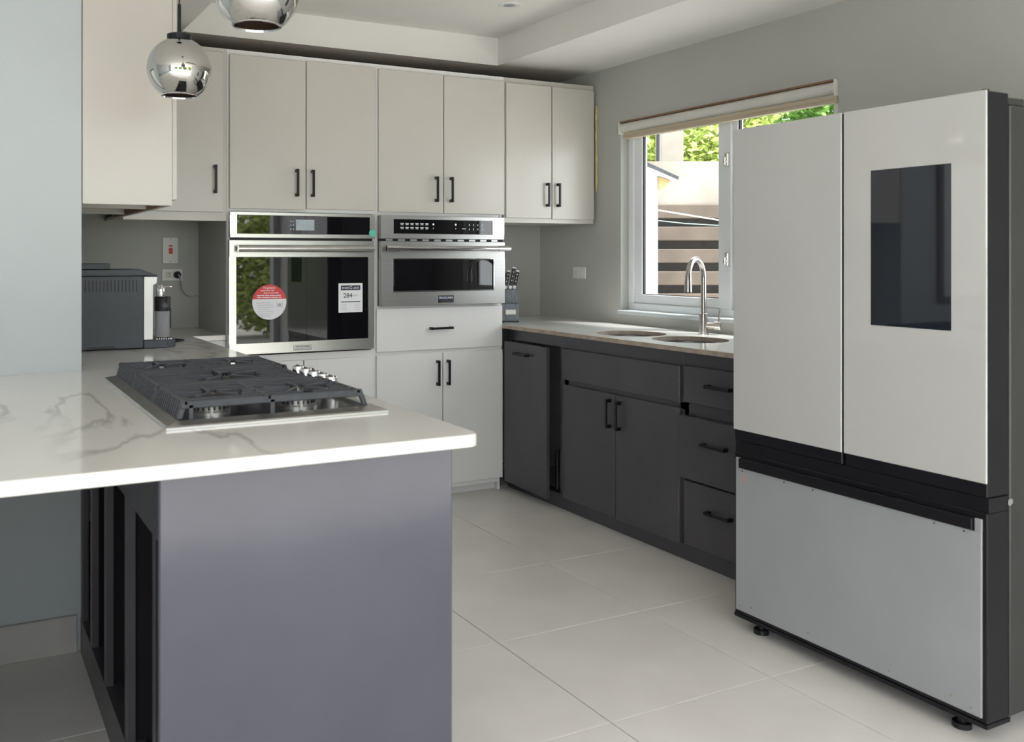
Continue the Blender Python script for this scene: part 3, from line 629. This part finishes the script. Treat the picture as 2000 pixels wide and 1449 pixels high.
# sealant bead by the wall cabinet
pts = [(XR - 0.004, 4.630 + 0.002 * math.sin(i * 2.1), 1.74 + i * 0.035) for i in range(16)]
o = MB().tube(pts, [0.003] + [0.007 + 0.002 * math.sin(i * 1.7) for i in range(14)] + [0.003], 8).build('foam_bead', FOAM, None, smooth=True); tag(o, 'yellow expanding foam bead on the wall beside the wall cabinet', 'foam')

# ------------------------------------------------------------------ coffee machine and milk carafe
CY0, CY1 = 4.12, 4.36
t = thing('coffee_machine', 'slate grey coffee machine with silver front on the stone counter', 'coffee machine', (0.62, 4.24, 0.955))
prof = [(0.425, 0.958), (0.731, 0.958), (0.731, 1.265), (0.425, 1.265)]
MB().prism(prof, CY0, CY1, 'y', bev=0.004, seg=2).build('body', CMGREY, t)
lid = MB().prism([(0.425, 1.266), (0.74, 1.266), (0.792, 1.262), (0.787, 1.270), (0.745, 1.283), (0.718, 1.294), (0.425, 1.292)], CY0 + 0.002, CY1 - 0.002, 'y', bev=0.003, seg=2).build('lid', CMGREY, t)
MB().prism([(0.43, 1.294), (0.585, 1.294), (0.600, 1.296), (0.600, 1.315), (0.597, 1.318), (0.43, 1.318)], CY0 + 0.03, CY1 - 0.03, 'y', bev=0.002, seg=1).build('water_tank', CMGREY, t)
for i in range(15): B(0.494 + i * 0.0147, 0.4985 + i * 0.0147, CY0 - 0.0008, CY0 + 0.002, 1.199, 1.248).build('vent_slot', BLACK, t)
m = MB(); m.box(0.50, 0.62, CY0 - 0.0006, CY0 + 0.004, 0.960, 0.968, bev=0.002); m.box(0.51, 0.61, CY0 - 0.0006, CY0 + 0.003, 0.967, 0.972, bev=0.002); m.build('carry_grip', BLACKPL, t)
MB().prism([(0.7325, 0.992), (0.770, 0.992), (0.772, 1.225), (0.786, 1.232), (0.789, 1.262), (0.7325, 1.262)], CY0 + 0.001, CY1 - 0.001, 'y', bev=0.003, seg=2).build('front_panel', SILVER, t, 'bright silver front panel')
tray = [(0.733, CY0 + 0.002), (0.83, CY0 + 0.002), (0.862, CY0 + 0.02), (0.877, CY0 + 0.06), (0.879, CY0 + 0.12), (0.877, CY1 - 0.06), (0.862, CY1 - 0.02), (0.83, CY1 - 0.002), (0.733, CY1 - 0.002)]
dt = MB().prism(tray, 0.956, 0.990, 'z', bev=0.003, seg=2).build('drip_tray', CMGREY, t)
m = MB()
for i in range(7): m.box(0.79 + i * 0.01, 0.794 + i * 0.01, CY0 + 0.03, CY1 - 0.03, 0.990, 0.993)
m.build('grille', CHROME, dt)
MB().tube([(0.80, CY1 - 0.01, 0.96), (0.86, CY1 + 0.02, 0.96), (0.93, CY1 + 0.015, 0.96), (0.965, CY1 + 0.06, 0.96), (0.93, CY1 + 0.12, 0.96), (0.84, CY1 + 0.13, 0.96), (0.74, CY1 + 0.09, 0.96)], 0.004, 8).build('power_cord', BLACKPL, t, smooth=True)
jx, jy = 0.822, 4.185
t = thing('milk_carafe', 'clear milk carafe with black lid docked on the coffee machine', 'carafe', (jx, jy, 0.993))
MB().lathe([(0.0, 0), (0.029, 0), (0.031, 0.006), (0.031, 0.118), (0.029, 0.118), (0.029, 0.008), (0.0, 0.006)], (jx, jy, 0.998), 24).build('jug', JUG, t, smooth=True)
MB().lathe([(0.0, -0.004), (0.024, -0.004), (0.026, 0.002), (0, 0.002)], (jx, jy, 0.997), 20).build('foot', CHROME, t)
MB().lathe([(0.0, 0.113), (0.033, 0.113), (0.034, 0.12), (0.034, 0.172), (0.031, 0.176), (0.0, 0.176)], (jx, jy, 0.998), 24).build('lid', BLACKPL, t, smooth=True)
MB().cyl((jx + 0.005, jy - 0.036, 1.135), (jx + 0.005, jy - 0.030, 1.135), 0.011, n=16).build('dial', CMGREY, t)
MB().lathe([(0.0, 0.176), (0.018, 0.176), (0.020, 0.2), (0.018, 0.218), (0.010, 0.228), (0.0, 0.230)], (jx - 0.008, jy, 0.998), 22).build('froth_spout', CHROME, t, smooth=True)
m = MB(); m.cyl((jx + 0.005, jy, 1.214), (jx + 0.034, jy, 1.216), 0.003, n=8); m.cyl((jx + 0.032, jy, 1.216), (jx + 0.04, jy, 1.216), 0.005, n=10); m.build('nozzle', CHROME, t, smooth=True)
MB().box(jx + 0.030, jx + 0.037, jy - 0.006, jy + 0.006, 1.035, 1.125, bev=0.002).build('jug_handle', BLACKPL, t)

# ------------------------------------------------------------------ peninsula
t = thing('peninsula_cabinet', 'charcoal peninsula base with glossy end panel and open slatted back', 'cabinet', (0.70, 2.7, 0))
ZP = 0.9255
B(0.357, 0.996, 1.845, 1.865, 0, ZP, bev=0.002).build('end_panel', DARKEND, t, 'glossy bluish charcoal end panel')
for y in (2.10, 2.47, 2.83, 3.13, 3.375):
    B(0.395, 0.415, y - 0.02, y + 0.02, 0.12, ZP).build('back_post', DARK, t)
B(0.395, 0.44, 1.866, 2.08, 0.12, 0.74).build('filler_board', DARKIN, t)
B(0.394, 0.44, 1.866, 3.395, 0.74, ZP - 0.001).build('top_rail', DARK, t)
B(0.394, 0.44, 1.866, 3.395, 0, 0.12).build('bottom_rail', DARK, t)
B(0.70, 0.712, 1.866, 3.41, 0, ZP).build('inner_board', DARKIN, t)
m = MB()
for y in (2.10, 2.47, 2.83, 3.13): m.box(0.416, 0.70, y - 0.009, y + 0.009, 0.0, ZP)
m.box(0.44, 0.70, 1.866, 3.41, 0, 0.02)
m.build('partition', DARKIN, t)
m = MB(); m.box(0.712, 0.978, 1.866, 4.64, 0.08, 0.098); m.box(0.96, 0.978, 1.866, 4.64, 0.098, ZP); m.box(0.405, 0.978, 4.0, 4.64, 0.098, 0.11); m.build('carcass', DARK, t)
B(0.92, 0.93, 1.866, 4.64, 0, 0.08).build('kick_board', DARK, t)
for i in range(5):
    y0 = 1.868 + i * 0.55
    d = B(0.979, 0.997, y0, y0 + 0.543, 0.09, 0.90, bev=0.002).build('door', DARK, t); handle(d, (0.997, y0 + (0.49 if i % 2 else 0.05), 0.78), AZ, (1, 0, 0))
# L-shaped stone top
t = thing('stone_countertop', 'white veined stone countertop carrying the gas cooktop', 'countertop', (0.5, 2.9, ZP))
rc = 0.03
poly = [(-0.9, 1.808), (1.05 - rc, 1.808)] + [(1.05 - rc + rc * math.sin(a), 1.808 + rc - rc * math.cos(a)) for a in [R(q) for q in (22, 45, 68)]] + [(1.05, 1.808 + rc), (1.062, 4.655), (1.2255, 4.655), (1.2255, YB - 0.001), (0.4015, YB - 0.001), (0.4015, 3.419), (-0.9, 3.419)]
MB().prism(poly, ZP + 0.001, 0.955, 'z', bev=0.004, seg=2).build('slab', STONE, t)
B(1.063, 1.2255, 4.665, 4.68, 0.0, 0.925).build('corner_filler', WHITE2, t)
B(-0.12, -0.10, 1.95, 3.40, 0, ZP).build('shade_panel', DARK, t, 'unseen charcoal panel added to shade the space under the counter')  # out of view, added to keep light from reaching under the counter

# ------------------------------------------------------------------ gas cooktop
t = thing('gas_cooktop', 'stainless gas cooktop with heavy dark grates on the stone counter', 'cooktop', (0.71, 2.65, 0.955))
cx0, cx1, cy0, cy1 = 0.432, 0.982, 2.16, 3.145
bm = bmesh.new()
rings = []
for (ins, z) in ((0.0, 0.9555), (0.0, 0.9605), (0.004, 0.9635), (0.034, 0.9705), (0.038, 0.9695), (0.044, 0.9585)):
    rings.append([bm.verts.new(p) for p in ((cx0 + ins, cy0 + ins, z), (cx1 - ins, cy0 + ins, z), (cx1 - ins, cy1 - ins, z), (cx0 + ins, cy1 - ins, z))])
for a, b in zip(rings, rings[1:]):
    for k in range(4): bm.faces.new((a[k], a[(k + 1) % 4], b[(k + 1) % 4], b[k]))
bm.faces.new(rings[-1]); bm.faces.new(rings[0][::-1])
mm = MB(); mm.bm.free(); mm.bm = bm; mm.build('tray', STEELD, t)
B(cx0 + 0.045, cx1 - 0.045, cy0 + 0.045, cy1 - 0.045, 0.9586, 0.9598).build('burner_pan', mat('black_enamel', (0.02, 0.02, 0.022), 0.2, var=0.1), t, 'glossy black recessed pan')
BURN = [((0.575, 2.335), 0.045), ((0.80, 2.325), 0.045), ((0.69, 2.655), 0.06), ((0.575, 2.975), 0.045), ((0.80, 2.975), 0.04)]
for (c, r) in BURN:
    b = MB().lathe([(0.0, 0), (r * 1.1, 0), (r * 1.1, 0.008), (r * 0.95, 0.010), (r * 0.95, 0.022), (0, 0.022)], (c[0], c[1], 0.959), 28).build('burner', STEELD, t, smooth=True)
    MB().lathe([(0.0, 0.0225), (r, 0.0225), (r, 0.029), (r * 0.9, 0.032), (0, 0.032)], (c[0], c[1], 0.959), 28).build('burner_cap', BLACK, b, smooth=True)
    m = MB()
    for k in range(20):
        a = 2 * math.pi * k / 20; m.box(-0.0015, 0.0015, -0.002, 0.002, 0.0, 0.009, M=Matrix.Translation((c[0] + r * 0.97 * math.cos(a), c[1] + r * 0.97 * math.sin(a), 0.9715)) @ Matrix.Rotation(a, 4, 'Z'))
    m.build('flame_port', BLACK, b)
    MB().cyl((c[0] - 0.01, c[1] - r * 1.25, 0.96), (c[0] - 0.01, c[1] - r * 1.25, 0.985), 0.004, n=8).build('igniter', PLATE, b)
ZG = 1.012
def grate(y0, y1, burners, right_cut):
    m = MB(); x0, x1 = 0.474, 0.928; bw = 0.010
    def bar(xa, xb, ya, yb, za=ZG - 0.010, zb=ZG): m.box(xa, xb, ya, yb, za, zb, bev=0.002)
    xr = 0.895 if right_cut else 0.925
    bar(x0, xr, y0, y0 + bw, ZG - 0.018); bar(x0, xr, y1 - bw, y1, ZG - 0.018)
    for x in (x0 + 0.008, xr - bw): bar(x, x + bw, y0, y1)
    for x in (0.6875,):
        if len(burners) > 1: bar(x - 0.005, x + 0.005, y0, y1)
    n = 7
    for i in range(1, n):
        y = y0 + (y1 - y0) * i / n
        segs = [(x0 + 0.008, xr)]
        for (c, r) in burners:
            h2 = (r * 1.75) ** 2 - (y - c[1]) ** 2
            if h2 > 0:
                h = math.sqrt(h2); new = []
                for (a, b) in segs:
                    if c[0] - h > a and c[0] + h < b: new += [(a, c[0] - h), (c[0] + h, b)]
                    elif c[0] - h > a and c[0] - h < b: new.append((a, c[0] - h))
                    elif c[0] + h < b and c[0] + h > a: new.append((c[0] + h, b))
                    else: new.append((a, b))
                segs = new
        for a, b in segs:
            if b - a > 0.012: bar(a, b, y - 0.0045, y + 0.0045)
    for i in range(2 * n + 1):                      # down-turned fins along the back edge
        y = y0 + (y1 - y0) * i / (2 * n); y = min(max(y, y0 + 0.005), y1 - 0.005)
        m.prism([(x0 - 0.008, 0.9715), (x0 + 0.004, 0.9715), (x0 + 0.016, ZG), (x0 + 0.004, ZG - 0.002)], y - 0.0035, y + 0.0035, 'y')
    for (c, r) in burners:
        for k in range(5):
            a = R(18 + 72 * k); M = Matrix.Translation((c[0], c[1], 0)) @ Matrix.Rotation(a, 4, 'Z')
            m.box(r * 0.45, r * 1.95, -0.0048, 0.0048, ZG - 0.014, ZG + 0.002, bev=0.0015, M=M)
    for y in (y0 + 0.006, y1 - 0.006):
        m.prism([(xr - 0.008, ZG), (xr + 0.004, ZG), (xr + 0.02 if not right_cut else xr + 0.008, 0.9715), (xr + 0.008 if not right_cut else xr, 0.9715)], y - 0.005, y + 0.005, 'y')
    for x in (x0 + 0.02, 0.69): m.box(x, x + 0.01, y0, y0 + 0.008, 0.9595, ZG - 0.01)
    return m.build('grate', IRON, t)
grate(2.205, 2.500, BURN[:2], False); grate(2.504, 2.806, BURN[2:3], True); grate(2.810, 3.105, BURN[3:], False)
for i in range(5):
    y = 2.475 + i * 0.07
    k = MB().lathe([(0.0, 0), (0.024, 0), (0.024, 0.005), (0.019, 0.007), (0.0175, 0.050), (0.016, 0.053), (0, 0.053)], (0.950, y, 0.9595), 22).build('knob', CHROME, t, smooth=True)
    B(0.948, 0.952, y - 0.017, y + 0.017, 1.0105, 1.0165, bev=0.001).build('knob_ridge', STEEL, k)

# ------------------------------------------------------------------ pendants
for (y, z, lab) in ((2.998, 1.938, 'mirrored glass globe pendant above the cooktop end nearest the coffee machine'), (2.155, 1.974, 'mirrored glass globe pendant above the glossy charcoal end panel')):
    t = thing('pendant_light', lab, 'pendant', (0.641, y, ZC), 'globe pendants over the peninsula')
    r = 0.1; prof = []
    for k in range(0, 29):
        a = R(22 + (146 - 22) * k / 28); prof.append((r * math.sin(a), r * math.cos(a)))
    g = MB().lathe(prof + [(prof[-1][0] - 0.004, prof[-1][1] - 0.001)], (0.641, y, z), 48).build('globe', MIRROR, t, smooth=True)
    inner = [(q[0] * 0.972, q[1] * 0.972) for q in prof]
    MB().lathe(inner, (0.641, y, z), 48).build('inner_lining', BROWNIN, g, smooth=True)
    MB().lathe([(prof[-1][0] - 0.001, prof[-1][1] - 0.002), (prof[-1][0] + 0.002, prof[-1][1] - 0.001), (prof[-1][0] + 0.001, prof[-1][1] + 0.003)], (0.641, y, z), 40).build('rim', CHROME, g, smooth=True)
    MB().lathe([(0.0, 0.088), (0.038, 0.088), (0.038, 0.108), (0.034, 0.110), (0, 0.110)], (0.641, y, z), 28).build('cap', BLACK, t, smooth=True)
    MB().cyl((0.641, y, z + 0.108), (0.641, y, z + 0.205), 0.0055, n=12).build('stem', BLACK, t, smooth=True)
    MB().cyl((0.641, y, z + 0.20), (0.641, y, ZC - 0.02), 0.0022, n=8).build('cord', BLACK, t, smooth=True)
    MB().lathe([(0.0, -0.024), (0.05, -0.022), (0.052, 0.0), (0, 0)], (0.641, y, ZC), 28).build('ceiling_rose', BLACK, t, smooth=True)

# ------------------------------------------------------------------ refrigerator
FX = 2.53; FY0, FY1 = 1.597, 2.536; FM = 2.0665
t = thing('refrigerator', 'white glass french door refrigerator with bare grey freezer panel', 'fridge', (2.95, 2.066, 0))
B(2.645, 3.42, FY0 + 0.004, FY1 - 0.004, 0.055, 1.775, bev=0.004).build('body', FRIDGES, t)
for (a, b, lab) in ((FM + 0.004, FY1, None), (FY0, FM - 0.004, None)):
    d = B(FX + 0.006, 2.632, a + 0.001, b - 0.001, 0.682, 1.806, bev=0.003).build('door', FRIDGEB, t)
    B(FX, FX + 0.0065, a, b, 0.722, 1.808, bev=0.002).build('glass_front', FRIDGEW, d)
    if b < 2.1: B(FX - 0.001, FX + 0.003, 1.699, 1.961, 1.137, 1.614).build('touch_screen', SCREEN, d)
B(FX + 0.012, 2.632, FY0 + 0.001, FY1 - 0.001, 0.640, 0.680).build('grip_recess', FRIDGEB, t)
dw = B(FX + 0.006, 2.632, FY0 + 0.001, FY1 - 0.001, 0.058, 0.640, bev=0.003).build('freezer_drawer', FRIDGEB, t)
pn = B(FX, FX + 0.0065, FY0 + 0.014, FY1 - 0.012, 0.072, 0.585, bev=0.0015).build('grey_panel', FRIDGEP, dw, 'bare bluish grey steel panel')
m = MB()
for (a, b) in ((FY0 + 0.014, FY0 + 0.034), (FY1 - 0.032, FY1 - 0.012)): m.box(FX, FX + 0.0065, a, b, 0.585, 0.622, bev=0.001)
m.build('panel_tab', FRIDGEP, dw)
B(FX - 0.001, FX + 0.006, FY0 + 0.036, FY1 - 0.034, 0.568, 0.5855).build('panel_lip', FRIDGEP, dw)
B(FX - 0.010, FX + 0.0065, FY0 + 0.036, FY1 - 0.034, 0.588, 0.622, bev=0.002).build('grip_strip', RAWWOOD if False else FRIDGEB, dw)
m = MB()
for (y, z) in ((2.49, 0.578), (2.30, 0.578), (2.18, 0.578), (1.75, 0.578), (1.66, 0.578), (2.505, 0.09), (2.45, 0.10), (2.2, 0.10), (1.9, 0.09), (1.70, 0.10), (1.64, 0.09)): m.cyl((FX - 0.0022, y, z), (FX + 0.001, y, z), 0.003, n=8)
m.build('panel_pin', NICKEL, dw)
m = MB()
for (y0, y1) in ((2.4845, 2.487), (2.470, 2.4725)): m.box(FX - 0.0006, FX + 0.001, y0, y1, 0.536, 0.572)
m.box(FX - 0.0006, FX + 0.001, 2.4665, 2.490, 0.552, 0.5545); m.build('crayon_mark', mat('faded_red_crayon', (0.62, 0.32, 0.28), 0.7, var=0.1), dw, 'faint red letter H')
B(FX + 0.004, 2.64, FY0 + 0.001, FY1 - 0.001, 0.045, 0.0575).build('bottom_trim', FRIDGEB, t)
for y in (2.45, 1.70):
    m = MB(); m.cyl((2.58, y, 0.0), (2.58, y, 0.016), 0.026, n=18); m.cyl((2.58, y, 0.016), (2.58, y, 0.05), 0.012, n=12); m.build('front_foot', BLACKPL, t, smooth=True)
for y in (2.47, 1.66): MB().cyl((3.30, y, 0.0), (3.30, y, 0.056), 0.025, n=16).build('rear_foot', BLACKPL, t, smooth=True)
for y in (FY0 + 0.05, FY1 - 0.05):
    m = MB(); m.box(2.60, 2.74, y - 0.03, y + 0.03, 1.776, 1.800, bev=0.004); m.cyl((2.605, y, 1.77), (2.605, y, 1.822), 0.010, n=14); m.build('hinge_cover', FRIDGES, t)
m = MB(); m.cyl((2.637, FY0 + 0.012, 0.660), (2.637, FY0 + 0.0, 0.660), 0.010, n=12); m.box(2.62, 2.655, FY0 + 0.001, FY0 + 0.02, 0.652, 0.668, bev=0.003); m.build('middle_hinge', CHROME, t)
B(2.633, 2.645, FY0 + 0.012, FY1 - 0.012, 0.07, 1.77).build('door_gasket', GASKET, t)

# ------------------------------------------------------------------ framed picture on the pale wall (seen mirrored in the fridge screen)
t = thing('framed_picture', 'wood framed still life picture on the pale grey wall', 'picture', (-0.24, 3.41, 1.08))
m = MB(); m.box(-0.56, 0.10, 3.395, 3.4195, 1.08, 1.12, bev=0.003); m.box(-0.56, 0.10, 3.395, 3.4195, 1.90, 1.94, bev=0.003); m.box(-0.56, -0.52, 3.395, 3.4195, 1.12, 1.90, bev=0.003); m.box(0.06, 0.10, 3.395, 3.4195, 1.12, 1.90, bev=0.003)
m.build('frame', FRAMEW, t)
B(-0.52, 0.06, 3.408, 3.4195, 1.12, 1.90).build('mat_board', PAPER, t)
m = MB(); m.lathe([(0.0, 0), (0.06, 0.0), (0.06, 0.25), (0.02, 0.34), (0.02, 0.45), (0, 0.45)], (-0.15, 3.405, 1.30), 16, Matrix.Diagonal((1, 0.03, 1, 1))); m.build('painted_bottle', GREYINK, t)

# ------------------------------------------------------------------ outdoors: courtyard beyond the window
FW = Vector((0.4589, 0.8885, 0)); RT = Vector((0.8885, -0.4589, 0))
def OM(d, s=0.0, z=0.0):          # frame of the courtyard wall: x along the wall, y away from the house
    p = FW * d + RT * s
    return Matrix(((RT.x, FW.x, 0, p.x), (RT.y, FW.y, 0, p.y), (0, 0, 1, z), (0, 0, 0, 1)))
o = B(3.64, 14, -12, 16, -0.16, -0.10).build('ground_courtyard', GROUND); tag(o, 'grey paving of the courtyard outside the window', kind='structure')
o = B(-16, 3.64, -12, YR - 0.14, -0.16, -0.06).build('ground_patio', GROUND); tag(o, 'pale patio paving outside the rear opening', kind='structure')
o = B(-16, XL - 0.14, YR - 0.14, 8, -0.16, -0.06).build('ground_lawn', GROUND); tag(o, 'paving outside the living side opening', kind='structure')
t = thing('retaining_wall', 'weathered concrete retaining wall with brown ribbed courses below', 'wall', tuple(FW * 8.1 + RT * 2.6 + Vector((0, 0, -0.1))))
M = OM(8.0)
MB().box(0.9, 6.5, 0.03, 0.30, 1.79, 2.16, M=M).build('concrete_cap', CONC, t)
MB().box(0.9, 6.5, 0.09, 0.30, -0.1, 1.79, M=M).build('recess_face', SLATD, t)
for i in range(10):
    zt = 1.79 - i * 0.19
    MB().box(0.9, 6.5, 0.0, 0.12, zt - 0.118, zt, bev=0.006, M=M).build('rib_course', SLATM, t)
t = thing('outbuilding', 'white outbuilding with dark sloping roof eave beyond the window', 'building', tuple(FW * 6.9 + RT * 1.3 + Vector((0, 0, -0.1))))
M = OM(6.4)
MB().box(0.95, 1.518, 0, 1.0, -0.1, 1.90, M=M).build('wall', OUTW, t)
MB().prism([(0.93, 1.985), (1.36, 1.985), (1.43, 1.96), (1.64, 1.868), (1.65, 1.885), (1.43, 1.985), (1.30, 2.02), (0.93, 2.02)], -0.06, 1.02, 'y').build('roof', ROOFM, t, M=M)
MB().prism([(0.93, 1.90), (1.50, 1.90), (1.63, 1.855), (1.64, 1.875), (1.43, 1.958), (1.36, 1.982), (0.93, 1.982)], -0.05, 1.0, 'y').build('fascia', OUTW, t, M=M)
MB().prism([(1.519, 1.80), (1.525, 1.80), (1.585, 1.845), (1.60, 1.862), (1.519, 1.889)], -0.02, 0.98, 'y').build('timber_soffit', LIGHTWOOD, t, M=M)
M = OM(9.3)
o = MB().box(2.24, 2.46, 0, 0.25, -0.1, 3.6, bev=0.01, M=M).build('concrete_pillar', CONC); tag(o, 'tall weathered concrete pillar behind the retaining wall', 'pillar')
o = MB().cyl(tuple(OM(9.0) @ Vector((2.12, 0, -0.1))), tuple(OM(9.0) @ Vector((2.145, 0, 4.0))), 0.017, n=8).build('steel_pole', GASKET); tag(o, 'thin dark pole beside the concrete pillar', 'pole')
M = OM(7.6)
def cable(name, m_, pts, lab, r):
    o = MB().tube([M @ Vector(p) for p in pts], r, 6).build(name, m_, None, smooth=True); tag(o, lab, 'cable')
cable('washing_line', PLATE, [(1.2, 0, 1.755), (1.8, 0, 1.722), (2.3, 0, 1.640), (3.2, 0, 1.56)], 'white washing line across the retaining wall', 0.005)
cable('garden_wire', mat('faded_green_wire', (0.25, 0.42, 0.36), 0.5, var=0.1), [(1.2, 0.12, 1.64), (1.8, 0.12, 1.645), (2.05, 0.12, 1.618), (2.3, 0.12, 1.603), (3.2, 0.12, 1.60)], 'thin green wire sagging across the retaining wall', 0.0035)

def leaf_cloud(m, c, rad, n, size):
    bm = m.bm
    for _ in range(n):
        while True:
            v = Vector((random.uniform(-1, 1), random.uniform(-1, 1), random.uniform(-1, 1)))
            if 0.25 < v.length < 1: break
        p = Vector(c) + Vector((v.x * rad[0], v.y * rad[1], v.z * rad[2]))
        a = Vector((random.gauss(0, 1), random.gauss(0, 1), random.gauss(0, 0.6))).normalized(); b = a.orthogonal().normalized()
        b = (b + a.cross(b) * random.uniform(-1, 1)).normalized(); s = size * random.uniform(0.6, 1.3)
        vs = [bm.verts.new(p + q) for q in (-a * s, b * s * 0.4 - a * 0.1 * s, a * s, -b * s * 0.4 - a * 0.1 * s)]
        bm.faces.new(vs)
TR = [(10.6, 0.6, 2.6, 0.95, 'leafy bright green tree behind the white outbuilding', 0), (11.3, 3.1, 2.8, 1.0, 'leafy green tree rising behind the weathered retaining wall', 2), (12.0, 5.4, 3.0, 1.05, 'dark green tree behind the retaining wall on the fridge side', 1), (15.5, 2.6, 3.9, 1.9, 'tall pale green tree directly behind the concrete pillar', 2), (16.0, 7.0, 4.0, 2.0, 'tall bushy bright green tree beyond the retaining wall', 0)]
for d, s, h, r, lab, li in TR:
    p = FW * d + RT * s
    t = thing('garden_tree', lab, 'tree', (p.x, p.y, -0.1), 'trees behind the retaining wall')
    MB().tube([(p.x, p.y, -0.1), (p.x + 0.05, p.y, h * 0.5), (p.x, p.y + 0.05, h)], [0.12, 0.09, 0.05], 8).build('trunk', BARK, t, smooth=True)
    m = MB(); leaf_cloud(m, (p.x, p.y, h), (r, r, r * 0.8), 5000, 0.055)
    for k in range(6):
        a = k * 1.05; leaf_cloud(m, (p.x + r * 0.7 * math.cos(a), p.y + r * 0.7 * math.sin(a), h + random.uniform(-0.5, 0.5) * r), (r * 0.5, r * 0.5, r * 0.45), 1100, 0.055)
    f = m.build('foliage', LEAF[li], t); f['kind'] = 'stuff'
# garden beyond the rear opening (mirrored in the oven glass)
for i, (x, y, h) in enumerate(((-1.2, -9.0, 1.3), (2.0, -8.0, 1.5), (5.3, -7.2, 2.0), (-4.5, -8.8, 1.2))):
    t = thing('garden_shrub', ['rounded green shrub past the patio centre', 'rounded green shrub past the patio beside the kitchen side', 'largest green shrub past the patio corner', 'low green shrub past the patio on the living side'][i], 'shrub', (x, y, -0.06), 'shrubs past the patio')
    MB().tube([(x, y, -0.06), (x, y, h * 0.7)], [0.08, 0.04], 8).build('stem', BARK, t)
    m = MB(); leaf_cloud(m, (x, y, h * 0.6), (1.5, 0.8, h * 0.65), 9000, 0.08); f = m.build('foliage', LEAF[i % 3], t); f['kind'] = 'stuff'
